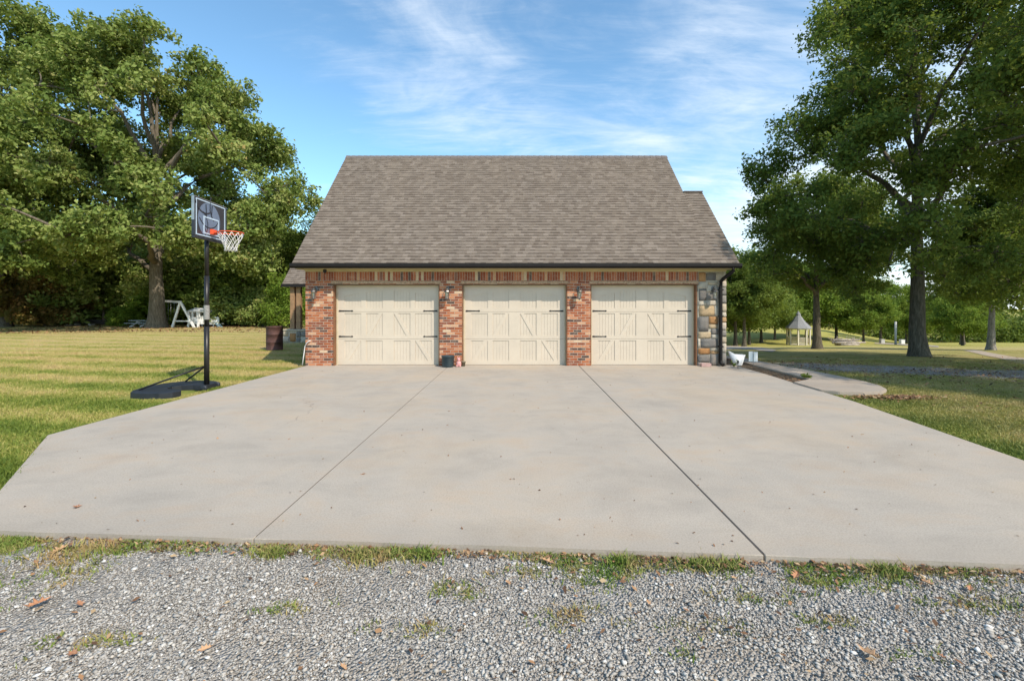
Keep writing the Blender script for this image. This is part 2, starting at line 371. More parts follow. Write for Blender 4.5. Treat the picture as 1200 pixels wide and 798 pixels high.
M_door = plain('cream_door_paint', (0.585, 0.50, 0.395), 0.45, var=0.05, scale=2.5, bump=0.08, bscale=150, spec=0.4)
M_cream = plain('cream_trim_paint', (0.56, 0.48, 0.33), 0.55, var=0.08, scale=5)
M_tan = plain('tan_soffit_paint', (0.50, 0.42, 0.22), 0.6, var=0.1, scale=5)
M_jamb = plain('stained_jamb_wood', (0.20, 0.088, 0.038), 0.6, var=0.35, scale=9)
M_rust = plain('rusty_lintel_steel', (0.17, 0.10, 0.05), 0.8, var=0.4, scale=16)
M_black = plain('black_metal', (0.022, 0.020, 0.019), 0.4, 0.3, var=0.2)
M_gut = plain('dark_gutter_metal', (0.014, 0.011, 0.010), 0.55, 0.0, var=0.2, spec=0.25)
M_iron = plain('wrought_iron', (0.035, 0.03, 0.028), 0.5, 0.4, var=0.25, bump=0.4)
M_lamp = plain('aged_pewter', (0.14, 0.13, 0.12), 0.35, 0.7, var=0.3, scale=30)
M_plas = plain('black_plastic', (0.020, 0.023, 0.03), 0.5, var=0.25, scale=8, bump=0.3)
M_white = plain('white_vinyl', (0.76, 0.75, 0.74), 0.5, var=0.06)
M_wsign = plain('white_sign_panel', (0.74, 0.74, 0.70), 0.5, var=0.05)
M_steel = plain('galvanised_steel', (0.42, 0.42, 0.42), 0.4, 0.8, var=0.15)
M_orange = plain('orange_rim_paint', (0.72, 0.10, 0.035), 0.45, var=0.15)
M_net = plain('white_net_cord', (0.72, 0.70, 0.68), 0.8, var=0.1)
M_bwhite = plain('board_white_line', (0.48, 0.60, 0.72), 0.4, var=0.05)
M_bgrey = plain('board_grey_print', (0.15, 0.20, 0.29), 0.25, var=0.1, spec=0.7)
M_bdark = plain('board_dark_print', (0.03, 0.034, 0.045), 0.25, var=0.1, spec=0.7)
M_cedar = plain('cedar_post', (0.30, 0.175, 0.09), 0.75, var=0.25, scale=7, bump=0.5)
M_cedar_dk = plain('cedar_post_core', (0.13, 0.055, 0.032), 0.8, var=0.2)
M_rbarrel = plain('rusted_barrel_steel', (0.085, 0.038, 0.030), 0.7, 0.2, var=0.5, scale=5, bump=0.5)
M_teal = plain('dark_teal_pot', (0.030, 0.052, 0.062), 0.45, var=0.2, scale=4)
M_pink = plain('pink_glazed_clay', (0.62, 0.30, 0.28), 0.5, var=0.2, scale=25)
M_clay = plain('olive_clay', (0.20, 0.17, 0.11), 0.8, var=0.2)
M_blue = plain('pale_blue_plastic', (0.42, 0.58, 0.66), 0.4, var=0.06)
M_gazr = plain('grey_gazebo_shingle', (0.23, 0.225, 0.22), 0.9, var=0.2, scale=9)
M_gazw = plain('pale_gazebo_timber', (0.58, 0.52, 0.40), 0.7, var=0.15)
M_log = plain('weathered_log', (0.36, 0.30, 0.24), 0.9, var=0.35, scale=8, bump=0.6)
M_dboard = plain('dark_rotting_board', (0.035, 0.032, 0.030), 0.85, var=0.4)
M_block = plain('pale_block', (0.45, 0.44, 0.40), 0.9, var=0.15)
M_oldleaf = plain('dry_leaf', (0.42, 0.20, 0.10), 0.8, var=0.35, scale=14)
M_oldleaf2 = plain('pale_dry_leaf', (0.50, 0.30, 0.16), 0.8, var=0.3, scale=14)
M_dark = plain('dark_interior', (0.02, 0.02, 0.02), 0.9)
def litter_mat():
    t = NT('leaf_litter'); v = t.attr('var')
    c = t.ramp(v, [(0, (0.07, 0.04, 0.025)), (0.4, (0.18, 0.095, 0.05)), (0.8, (0.33, 0.18, 0.09)), (1, (0.44, 0.32, 0.18))])
    t.bsdf(c, 0.85, 0, None, 0.2); return t.m
M_litter = litter_mat()
def glass_mat():
    t = NT('clear_lamp_glass')
    g = t.new('BsdfGlossy'); g.inputs['Roughness'].default_value = 0.05; g.inputs[0].default_value = (0.9, 0.9, 0.9, 1)
    tr = t.new('BsdfTransparent'); tr.inputs[0].default_value = (0.85, 0.87, 0.88, 1)
    mx = t.new('MixShader'); mx.inputs[0].default_value = 0.25
    t.L(tr.outputs[0], mx.inputs[1]); t.L(g.outputs[0], mx.inputs[2]); t.L(mx.outputs[0], t.out.inputs[0]); return t.m
M_glass = glass_mat()
M_bulb = plain('frosted_bulb', (0.8, 0.78, 0.72), 0.4, var=0.03)

# ------------------------------------------------------------------ ground
def graded(a, b, dense0, dense1, step, grow=1.12):
    c = list(np.arange(dense0, dense1 + 1e-6, step)); s = step; v = dense1
    while v < b: s *= grow; v += s; c.append(min(v, b))
    s = step; v = dense0
    while v > a: s *= grow; v -= s; c.insert(0, max(v, a))
    return np.array(c)
gx = graded(-900, 900, -14, 16, 0.5); gy = graded(-80, 1400, 0, 26, 0.5)
GX, GY = np.meshgrid(gx, gy); V = np.stack([GX, GY, H(GX, GY)], -1).reshape(-1, 3)
ni, nj = len(gy), len(gx)
I = np.arange(ni * nj).reshape(ni, nj)
Fq = np.stack([I[:-1, :-1], I[:-1, 1:], I[1:, 1:], I[1:, :-1]], -1).reshape(-1, 4)
struct(np_mesh('lawn', V, Fq, M_lawn, smooth=True))

LC = (-4.03, 3.34)      # left front corner of the slab
def front_y(x): return 3.195 - 0.068 * x + (0.0 if x > 0 else -0.033 * (-x) / 3.6)
def left_x(y):
    pts = [(3.34, -4.03), (4.14, -4.52), (5.97, -5.86), (8.4, -5.72), (12.5, -5.47)]
    for (y0, x0), (y1, x1) in zip(pts, pts[1:]):
        if y <= y1: return x0 + (x1 - x0) * (y - y0) / (y1 - y0)
    return pts[-1][1]
def right_x(y): return 5.15 + (5.98 - 5.15) * (y - 2.85) / (12.6 - 2.85)
bm = bmesh.new()
YB = 12.68
jl, jr = lambda y: -1.82 + 0.0155 * (y - 3.25), lambda y: 1.66 + 0.013 * (y - 3.1)
g1, g2 = 0.003, 0.005
def edge_front(x0, x1, n=14): return [(x, front_y(x) + 0.006 * math.sin(x * 7) * math.sin(x * 2.3)) for x in np.linspace(x0, x1, n)]
a = edge_front(LC[0], jl(3.3) - g1); prism(bm, a + [(jl(YB) - g1, YB), (-5.45, YB), (-5.50, 12.3), (-5.72, 8.4), (-5.83, 6.15), (-5.84, 5.9), (-4.52, 4.14)], -0.13, 0.0)
a = edge_front(jl(3.3) + g1, jr(3.1) - g2, 10); prism(bm, a + [(jr(YB) - g2, YB), (jl(YB) + g1, YB)], -0.13, 0.0)
a = edge_front(jr(3.1) + g2, 5.15, 10); prism(bm, a + [(5.40, 5.0), (5.78, 7.9), (5.95, 11.0), (5.98, YB), (jr(YB) + g2, YB)], -0.13, 0.0)
struct(bm_obj('driveway', bm, M_conc, bevel=0.005))
for (fx, y0, wd, mt) in ((jl, 3.34, .0032, plain('weathered_joint_filler', (.25, .21, .17), .9)), (jr, 3.10, .0072, plain('dark_joint_filler', (.07, .062, .055), .9))):
    bm = bmesh.new(); A = [bm.verts.new((fx(y) + s * wd, y, 0.0009)) for y in (y0, YB) for s in (-1, 1)]
    bm.faces.new((A[0], A[1], A[3], A[2])); struct(bm_obj('expansion_joint', bm, mt))

# gravel road in front
bm = bmesh.new()
N = 60; xs = np.linspace(-16, 16, N + 1)
ed = []
for x in xs:
    if x < -3.3: y = 3.25 - 0.55 * min(1, (-3.3 - x) / 0.9) - 0.02 * (-3.3 - x) + 0.05 * math.sin(x * 5)
    else: y = front_y(x) + 0.03 if x < 5.15 else front_y(5.15) + 0.02 + 0.06 * math.sin(x * 4)
    ed.append(y)
vv = [[bm.verts.new((x, e if k == 0 else -6 + (e + 6) * (1 - k / 4), -0.044)) for k in range(5)] for x, e in zip(xs, ed)]
for p, q in zip(vv, vv[1:]):
    for k in range(4): bm.faces.new((p[k + 1], q[k + 1], q[k], p[k]))
struct(bm_obj('gravel_road', bm, M_grav))

# loose crushed stone: far too many to count
def patches(x, y):
    """weedy / bare patches in the gravel, 0..1"""
    P = [(-3.3, 2.95, .55, .3), (-3.2, 2.55, .3, .16), (0.35, 2.52, .22, .12), (1.02, 2.45, .2, .09), (-0.35, 2.75, .16, .1), (0.55, 2.85, .22, .1), (3.1, 2.48, .4, .14), (2.55, 2.62, .3, .1),
         (-2.1, 2.35, .22, .07), (-1.2, 2.6, .2, .06), (1.45, 2.72, .25, .08), (2.1, 2.85, .35, .10), (-3.0, 2.2, .5, .1), (3.6, 2.35, .6, .16), (0.1, 2.95, .3, .07), (1.7, 2.5, .2, .06), (3.35, 2.80, .5, .14), (-0.55, 2.45, .2, .07), (3.0, 2.1, .35, .1), (0.8, 2.28, .1, .06), (1.9, 2.25, .18, .06)]
    m = np.zeros_like(x)
    for px, py, rx, ry in P: m = np.maximum(m, 1 - np.hypot((x - px) / (rx * 1.5), (y - py) / (ry * 1.35)))
    m = m * (0.35 + 1.3 * vnoise(x, y, 5.5, 51)) - 0.45 * (vnoise(x, y, 14, 52) > .6)
    return np.clip(m * 1.6, 0, 1)
def fy(x): return 3.195 - 0.068 * x + np.where(x > 0, 0.0, 0.033 * x / 3.6)
def vnoise(x, y, s, seed=0):
    r = np.random.default_rng(seed); T = r.random((64, 64))
    u, v = x * s, y * s; i, j = np.floor(u).astype(int), np.floor(v).astype(int); fu, fv = u - i, v - j
    fu, fv = fu * fu * (3 - 2 * fu), fv * fv * (3 - 2 * fv)
    g = lambda a, b: T[a % 64, b % 64]
    return (g(i, j) * (1 - fu) + g(i + 1, j) * fu) * (1 - fv) + (g(i, j + 1) * (1 - fu) + g(i + 1, j + 1) * fu) * fv
def strip(x, y):
    """grass verge along the slab front"""
    d = fy(x) - y
    w = 0.05 + 0.20 * vnoise(x, y * 0, 1.7, 3) + 0.10 * vnoise(x, y, 6, 4)
    return np.clip((w - d) / 0.06, 0, 1)
n = 190000
x = rng.uniform(-5.2, 5.4, n); y = 1.75 + (3.36 - 1.75) * rng.random(n) ** 1.15
keep = (y < fy(x) - 0.004) & (np.abs(x) < 1.25 * y + 0.4) & ~((x < -3.3) & (y > 2.62 + 0.1 * np.sin(x * 5))) | ((x > 5.1) & (y < 3.2))
keep &= rng.random(n) > np.maximum(0.85 * np.maximum(patches(x, y), strip(x, y)), 0.9 * np.clip((vnoise(x, y, 2.3, 31) * 0.6 + vnoise(x, y, 7, 32) * 0.4 - 0.50) * 5, 0, 0.8))
x, y = x[keep], y[keep]; n = len(x)
sz = np.clip(rng.lognormal(math.log(0.0062), 0.47, n), 0.0028, 0.020)
Q = rng.normal(size=(n, 3, 3)); Q, _ = np.linalg.qr(Q)
octa = np.array([[1, 0, 0], [-1, 0, 0], [0, 1, 0], [0, -1, 0], [0, 0, 1], [0, 0, -1]], float)
fo = np.array([[0, 2, 4], [2, 1, 4], [1, 3, 4], [3, 0, 4], [2, 0, 5], [1, 2, 5], [3, 1, 5], [0, 3, 5]])
vo = octa[None] * (rng.uniform(0.55, 1.3, (n, 6, 1))) + rng.normal(0, 0.16, (n, 6, 3))
vo = vo * rng.uniform(0.6, 1.15, (n, 1, 3)); vo = np.einsum('nij,nkj->nki', Q, vo); vo[:, :, 2] *= 0.6
vo *= sz[:, None, None]
vo += np.stack([x, y, -0.042 + sz * rng.uniform(0.0, 0.55, n)], -1)[:, None]
Fs = (fo[None] + 6 * np.arange(n)[:, None, None]).reshape(-1, 3)
struct(np_mesh('loose_gravel', vo.reshape(-1, 3), Fs, M_stone, {'var': np.repeat(np.clip(rng.normal(0.5, 0.24, n), 0, 1), 6)}), 'stuff')

# grass blades
def blades(name, x, y, z, h, mat, lean=0.5, w=0.0045):
    n = len(x); a = rng.uniform(0, 2 * math.pi, n); b = rng.uniform(0, 2 * math.pi, n)
    l = np.abs(rng.normal(0, lean, n)) * h
    p = np.stack([x, y, z], -1); s = np.stack([np.cos(a), np.sin(a), 0 * a], -1) * (w * rng.uniform(0.6, 1.5, n))[:, None]
    d = np.stack([np.cos(b) * l, np.sin(b) * l, h], -1)
    V = np.stack([p - s, p + s, p + d * [0.4, 0.4, 0.65] + s * 0.7, p + d * [0.4, 0.4, 0.65] - s * 0.7, p + d], 1)
    k = 5 * np.arange(n)[:, None]
    Fc = np.concatenate([k + [[0, 1, 2]], k + [[0, 2, 3]], k + [[3, 2, 4]]])
    return struct(np_mesh(name, V.reshape(-1, 3), Fc, mat, {'var': np.repeat(rng.random(n), 5)}), 'stuff')
lx = np.vectorize(left_x); 
def lawn_pts(n, x0, x1, y0, y1):
    x = rng.uniform(x0, x1, n); y = rng.uniform(y0, y1, n); return x, y
X, Y, Hh = [], [], []
for n, x0, x1, y0, y1, hh, ws in ((90000, -11, -4.0, 3.0, 9.0, 0.034, 1), (110000, -18, -5.3, 9, 17, 0.036, 1), (150000, -30, -5.4, 17, 31, 0.036, 2), (70000, 5.1, 9.5, 4.2, 9.2, 0.036, 1), (60000, 6, 17, 9, 15, 0.035, 1)):
    x, y = lawn_pts(n, x0, x1, y0, y1)
    k = (np.abs(x) < 1.12 * y + 0.6)
    if ws == 2: k &= rng.random(n) < np.exp(-(y - 17) / 6.0)
    if x0 < 0: k &= x < lx(y) - 0.005
    else: k &= x > right_x(y) + 0.008 - 0.05 * (vnoise(x, y, 3, 43) > .5)
    X.append(x[k]); Y.append(y[k]); Hh.append(hh * rng.uniform(0.5, 1.3, k.sum()))
# left fringe by the gravel and slab edges get longer tufts
x = rng.uniform(-5.8, -4.0, 26000); y = rng.uniform(2.2, 6.2, 26000); k = (x < lx(y) - 0.003 + 0.03 * (vnoise(x, y, 4, 41) > .55)) & (x > lx(y) - 0.30) | ((x < -3.9) & (y < 3.3) & (y > 2.62))
X.append(x[k]); Y.append(y[k]); Hh.append(0.055 * rng.uniform(0.5, 1.3, k.sum()))
x = rng.uniform(-5.95, -5.4, 16000); y = rng.uniform(5.9, 12.4, 16000); k = (x < lx(y) - 0.003 + 0.04 * (vnoise(x, y, 3, 42) > .55))
X.append(x[k]); Y.append(y[k]); Hh.append(0.045 * rng.uniform(0.5, 1.3, k.sum()))
X, Y, Hh = map(np.concatenate, (X, Y, Hh))
# path and bed footprints stay clear
PATH = [(6.42, 14.6), (6.45, 12.3), (6.47, 10.9), (6.42, 10.1), (5.84, 9.75), (5.82, 8.85), (6.05, 8.68), (6.45, 8.62), (6.85, 8.70), (7.15, 8.95), (7.33, 9.35), (7.40, 9.85), (7.36, 10.6), (7.30, 11.3), (7.05, 12.6), (6.98, 14.6)]
def inpoly(x, y, P):
    c = np.zeros(len(x), bool); j = len(P) - 1
    for i in range(len(P)):
        xi, yi = P[i]; xj, yj = P[j]
        if yi != yj: c ^= ((yi > y) != (yj > y)) & (x < (xj - xi) * (y - yi) / (yj - yi) + xi)
        j = i
    return c
BED = [(5.96, 12.4), (5.93, 10.0), (6.42, 10.1), (6.46, 10.9), (6.44, 12.3), (6.41, 16.0), (5.76, 16.0), (5.76, 12.75), (5.98, 12.70)]
k = ~(inpoly(X, Y, PATH) | inpoly(X, Y, BED) | ((np.abs(Y - (16.6 - 0.42 * X)) < 1.1) & (X > 7.5) & (rng.random(len(X)) < 0.93)) | ((X > 5.0) & (Y > 12.5) & (X < 7)))
k &= ~((X > -9.9) & (Y > 12.5) & (X < 0) & (Y > 19.9))
k &= ~((X < -6.0) & (X > -7.1) & (Y > 8.3) & (Y < 9.75))
X, Y, Hh = X[k], Y[k], Hh[k]
blades('lawn_grass', X, Y, H(X, Y), Hh, M_blade, 0.7, 0.0055)
# verge + weeds in gravel
n = 230000
x = rng.uniform(-4.4, 5.6, n); y = rng.uniform(1.9, 3.5, n); k = (y < fy(x) - 0.003) & (rng.random(n) < np.maximum(strip(x, y) * np.clip(vnoise(x, y, 3.1, 9) * 2.4 - 0.35, 0, 1), 0.62 * patches(x, y) * np.clip(vnoise(x, y, 9, 5) * 1.7 - .2, 0, 1)))
x, y = x[k], y[k]
def verge_mat():
    t = NT('verge_grass'); P = t.pos(); v = t.attr('var')
    f = t.math('ADD', t.math('MULTIPLY_ADD', t.noise(P, 2.2, 4, 0.7), 2.4, -0.95), t.math('MULTIPLY', v, 0.45))
    c = t.ramp(f, [(0.05, (0.10, 0.165, 0.025)), (0.4, (0.19, 0.23, 0.05)), (0.6, (0.31, 0.26, 0.10)), (0.9, (0.36, 0.24, 0.11))])
    t.bsdf(c, 0.7, 0, None, 0.2); return t.m
M_verge = verge_mat()
blades('verge_grass', x, y, 0 * x - 0.046, 0.022 * rng.uniform(0.4, 1.4, len(x)), M_verge, 1.3, 0.0036)
x, y = [], []
for cx, cy, r, m in ((-1.62, 3.2, .10, 500), (0.72, 3.10, .10, 350), (1.28, 3.07, .16, 400), (2.35, 2.99, .12, 450), (-2.9, 3.27, .3, 600), (-0.95, 3.2, .2, 600), (-0.6, 3.19, .14, 350)):
    x.append(rng.normal(cx, r * 0.55, m)); y.append(cy - np.abs(rng.normal(0, r * 0.45, m)))
x, y = np.concatenate(x), np.concatenate(y); y = np.minimum(y, fy(x) - 0.01)
blades('tall_verge_grass', x, y, 0 * x - 0.046, 0.05 * rng.uniform(0.3, 1.4, len(x)), M_verge, 1.0, 0.004)

# path, bed
bm = bmesh.new(); prism(bm, PATH, -0.16, 0.028); struct(bm_obj('path', bm, M_walk, bevel=0.012, segs=2))
bm = bmesh.new(); f = prism(bm, BED, -0.1, -0.012); struct(bm_obj('flower_bed_soil', bm, M_soil))
def ribbon(name, pts, mat, dz=0.012, seg=6):
    """pts: (px,py_near,py_far) edges of a strip lying on the terrain"""
    bm = bmesh.new(); rows = []
    for i in range(len(pts) - 1):
        for s in range(seg + (i == len(pts) - 2)):
            f = s / seg; a = [pts[i][k] * (1 - f) + pts[i + 1][k] * f for k in range(4)]
            p = []
            for k in range(4):
                g = k / 3; X_ = a[0] + (a[2] - a[0]) * g; Y_ = a[1] + (a[3] - a[1]) * g
                p.append(bm.verts.new((X_, Y_, float(H(X_, Y_)) + dz)))
            rows.append(p)
    for p, q in zip(rows, rows[1:]):
        for k in range(3): bm.faces.new((p[k], q[k], q[k + 1], p[k + 1]))
    bmesh.ops.recalc_face_normals(bm, faces=bm.faces)
    for f in bm.faces:
        if f.normal.z < 0: f.normal_flip()
    return struct(bm_obj(name, bm, mat))
def gp(px, py):
    x, y, z = ground_at(px, py); return x, y
def gp2(a, b): return (*gp(*a), *gp(*b))
ribbon('far_driveway', [gp2((1215, 432), (1215, 422)), gp2((1185, 424), (1188, 418.5)), gp2((1160, 418), (1165, 414.5)), gp2((1143, 414), (1150, 411.5)), gp2((1128, 410.5), (1140, 410))], M_walk)
ribbon('far_road', [gp2((1100, 407.5), (1100, 405.8)), gp2((1070, 405.5), (1070, 403.8)), gp2((1045, 404.0), (1045, 402.4)), gp2((1025, 403.0), (1025, 401.8))], M_walk, 0.03)
ribbon('side_path', [gp2((840, 410.5), (840, 404.5)), gp2((862, 409.2), (862, 405.6)), gp2((882, 409.6), (886, 407.0)), gp2((905, 413.0), (910, 410.6))], M_walk, 0.02)

# leaf litter (uncountable) on the right lawn and under the left oaks
def litter(name, x, y, z, s):
    n = len(x); a = rng.uniform(0, 6.283, n)
    u = np.stack([np.cos(a), np.sin(a), rng.normal(0, .3, n)], -1) * s[:, None]; v = np.stack([-np.sin(a), np.cos(a), rng.normal(0, .3, n)], -1) * s[:, None] * 0.55
    c = np.stack([x, y, z + s * 0.35], -1)
    V = np.stack([c - u, c - v - 0.15 * u + [0, 0, 0.004], c + u, c + v + 0.2 * u], 1); k = 4 * np.arange(n)[:, None]
    return struct(np_mesh(name, V.reshape(-1, 3), np.concatenate([k + [[0, 1, 2]], k + [[0, 2, 3]]]), M_litter, {'var': np.repeat(rng.random(n), 4)}), 'stuff')
x = rng.uniform(6, 18, 9000); y = rng.uniform(7.5, 17, 9000)
k = (rng.random(9000) < np.exp(-((y - (16.3 - 0.42 * x)) / 1.9) ** 2) + 0.12) & (np.abs(x) < 1.15 * y) & ~inpoly(x, y, PATH) & (vnoise(x, y, 0.8, 21) > 0.3)
x, y = x[k], y[k]
x2 = np.concatenate([rng.normal(6.9, 0.35, 420), rng.normal(6.6, 0.6, 100)]); y2 = 8.45 + 0.12 * rng.normal(0, 1, 520) - np.abs(x2 - 7.1) * 0.05
k = (y2 < 8.64) & (x2 > 6.0); x2, y2 = x2[k], y2[k]
x3, y3 = rng.uniform(5.95, 6.42, 300), rng.uniform(10.0, 14, 300)
x4, y4 = rng.uniform(-34, -14, 4000), rng.uniform(27, 36, 4000)
x = np.concatenate([x, x2, x3, x4]); y = np.concatenate([y, y2, y3, y4]); s = np.where(y > 20, 0.06, 0.034) * rng.uniform(0.6, 1.3, len(x))
litter('leaf_litter', x, y, H(x, y) + np.where((x < 6.5) & (y > 9.9) & (x > 5.9), 0.04, 0.022), s)
# crumbs on the slab and dry stems among the stones
n = 360; x = rng.uniform(-5, 5.5, n); y = 3.2 + 9 * rng.random(n) ** 1.6; k = (x > lx(y) + 0.1) & (x < right_x(y) - 0.1) & (y > fy(x) + .05)
litter('leaf_crumbs', x[k], y[k], 0 * x[k] + 0.0005, 0.011 * rng.uniform(0.4, 1.3, k.sum()))
x = rng.uniform(-3.4, 4, 900); y = fy(x) - np.abs(rng.normal(0, .07, 900)) - .01; litter('verge_litter', x, y, 0 * x - 0.03, 0.016 * rng.uniform(0.4, 1.4, 900))
n = 700; x = rng.uniform(-3.2, 3.8, n); y = rng.uniform(1.95, 3.15, n); k = rng.random(n) < 0.25 + patches(x, y) + (x > 0.3) * 0.25
litter('gravel_litter', x[k], y[k], 0 * x[k] - 0.028, 0.018 * rng.uniform(0.4, 1.3, k.sum()))

# individual dead leaves that can be counted
def dead_leaf_mesh(seed):
    r = random.Random(seed); bm = bmesh.new()
    out = [(0, -1.25), (0.05, -.75), (.32, -.62), (.20, -.35), (.62, -.12), (.27, .05), (.48, .48), (.18, .42), (0, 1.0), (-.16, .45), (-.5, .44), (-.24, .08), (-.6, -.18), (-.2, -.36), (-.3, -.66), (-.05, -.76)]
    c = [bm.verts.new((0, t, 0)) for t in (-0.75, -0.35, 0.0, 0.45)]
    ring = []
    for x, y in out:
        x *= r.uniform(0.85, 1.15); z = 0.55 * abs(x) ** 1.3 + 0.22 * y * y * r.uniform(0.6, 1.3) + r.uniform(-.04, .08)
        ring.append(bm.verts.new((x, y, z)))
    idx = [0, 0, 0, 1, 1, 2, 3, 3, 3, 3, 3, 2, 2, 1, 0, 0]
    n = len(ring)
    for i in range(n):
        j = (i + 1) % n
        if idx[i] == idx[j]: bm.faces.new((ring[i], ring[j], c[idx[i]]))
        else: bm.faces.new((ring[i], ring[j], c[idx[j]], c[idx[i]]))
    me = bpy.data.meshes.new('dead_leaf'); bm.to_mesh(me); bm.free(); return me
LM = [dead_leaf_mesh(i) for i in range(4)]
for i, m in enumerate(LM): m.materials.append(M_oldleaf if i % 2 else M_oldleaf2)
spots = [(642, 658, .055, 'curled tan oak leaf at the grass verge, largest near the middle of the slab edge'),
         (933, 674, .045, 'flat orange star-shaped leaf on gravel right of the dark expansion joint'),
         (1018, 765, .06, 'tan curled leaf on the gravel near the lower right corner'),
         (1063, 668, .04, 'small orange leaf on gravel by the slab edge, right of the reddish leaf'),
         (1008, 664, .05, 'reddish dead leaf in the heap against the slab front edge'),
         (46, 706, .06, 'brown curled leaf beside the grass tongue at the left gravel edge'),
         (72, 643, .06, 'long rusty leaf in the grass at the left end of the slab front'),
         (477, 645, .04, 'small tan leaf on the verge grass left of the middle'),
         (240, 760, .035, 'small brown leaf alone on bare gravel at lower left'),
         (90, 594, .05, 'rusty leaf lying flat on the concrete near the left slab edge'),
         (1088, 683, .045, 'rust leaf on the gravel below the slab edge at right'),
         (86, 765, .035, 'pale orange leaf on gravel near the lower left corner')]
for i, (px, py, s, lab) in enumerate(spots):
    on = 'concrete near' in lab
    z = 0.004 if on else -0.02
    Yd = (CAMZ - z) * F / (py - HY); o = link(bpy.data.objects.new('fallen_leaf', LM[i % 4]))
    o.location = ((px - CX) / F * Yd, Yd, z); o.scale = (s, s, s); o.rotation_euler = (rnd.uniform(-.2, .3), rnd.uniform(-.3, .3), rnd.uniform(0, 6.28))
    tag(o, lab, 'dead leaf')
for k in range(34):
    o = link(bpy.data.objects.new('fallen_leaf', LM[k % 4])); s = rnd.uniform(.02, .036)
    if k < 26:
        x = rnd.choice([rnd.uniform(0.5, 3.7), rnd.uniform(2.0, 3.6), rnd.uniform(-2.8, 3.6)]); y = rnd.choice([float(fy(x)) - rnd.uniform(.03, .3), rnd.uniform(2.1, 3.0)]); z = -0.024
        lab, g = 'small brown dead leaf lying on the grey gravel', 'small dead leaves scattered on the gravel'
    else:
        y = rnd.uniform(4, 10.5); x = rnd.uniform(-0.75, 0.95) * 5; x = max(left_x(y) + .2, min(x, 5)); z = 0.002; s *= 0.8
        lab, g = 'tiny dark dead leaf lying on the pale concrete slab', 'tiny dead leaves scattered on the concrete'
    o.location = (x, y, z); o.scale = (s, s, s); o.rotation_euler = (rnd.uniform(-.3, .3), rnd.uniform(-.3, .3), rnd.uniform(0, 6.28)); tag(o, lab, 'dead leaf', g)

# ------------------------------------------------------------------ garage
FY = 12.5                     # brick face
GAR = thing('brick_garage', 'three-car red brick garage with cream carriage doors and brown shingled gable roof', 'garage', (0, FY, 0))
GAR_INV = Matrix.Translation((0, -FY, 0))
def gobj(name, bm, mat, parent=GAR, **kw):
    """build in world coordinates, then hang under the garage"""
    kw2 = dict(kw); bev = kw2.pop('bevel', 0)
    if bev: bmesh.ops.bevel(bm, geom=bm.edges[:], offset=bev, segments=kw2.pop('segs', 1), affect='EDGES', clamp_overlap=True)
    off = Vector((0, FY, 0)); q = parent
    acc = Vector((0, 0, 0))
    while q is not None: acc += q.location; q = q.parent
    bmesh.ops.translate(bm, verts=bm.verts, vec=-acc)
    return bm_obj(name, bm, mat, parent, **kw2)
XL, XR = -5.50, 5.70
OPEN = [(-4.765, -1.93), (-1.335, 1.475), (2.09, 4.93)]
TOPZ = 2.17; DY = 12.69
bm = bmesh.new()
box(bm, XL, OPEN[0][0], FY, FY + 0.22, -0.1, TOPZ); box(bm, OPEN[0][1], OPEN[1][0], FY, FY + 0.22, -0.1, TOPZ); box(bm, OPEN[1][1], OPEN[2][0], FY, FY + 0.22, -0.1, TOPZ)
box(bm, XL, 4.95, FY, FY + 0.22, TOPZ + 0.0, 2.262)
box(bm, XL, XL + 0.22, FY + 0.22, 19.7, -0.1, 2.56)            # left side wall
box(bm, XL, XR, 19.7, 19.9, -0.1, 2.56)
# gable triangle, left
vs = [bm.verts.new(p) for p in ((XL, 12.5, 2.56), (XL, 19.9, 2.56), (XL, 16.1, 6.50), (XL + .2, 12.5, 2.56), (XL + .2, 19.9, 2.56), (XL + .2, 16.1, 6.50))]
bm.faces.new((vs[0], vs[2], vs[1])); bm.faces.new((vs[3], vs[4], vs[5])); bm.faces.new((vs[0], vs[3], vs[5], vs[2])); bm.faces.new((vs[1], vs[2], vs[5], vs[4]))
gobj('brick_wall', bm, M_brick)
bm = bmesh.new(); box(bm, XL - 0.001, 4.945, FY - 0.012, FY + 0.2, 2.262, 2.50); gobj('soldier_course', bm, M_sold)
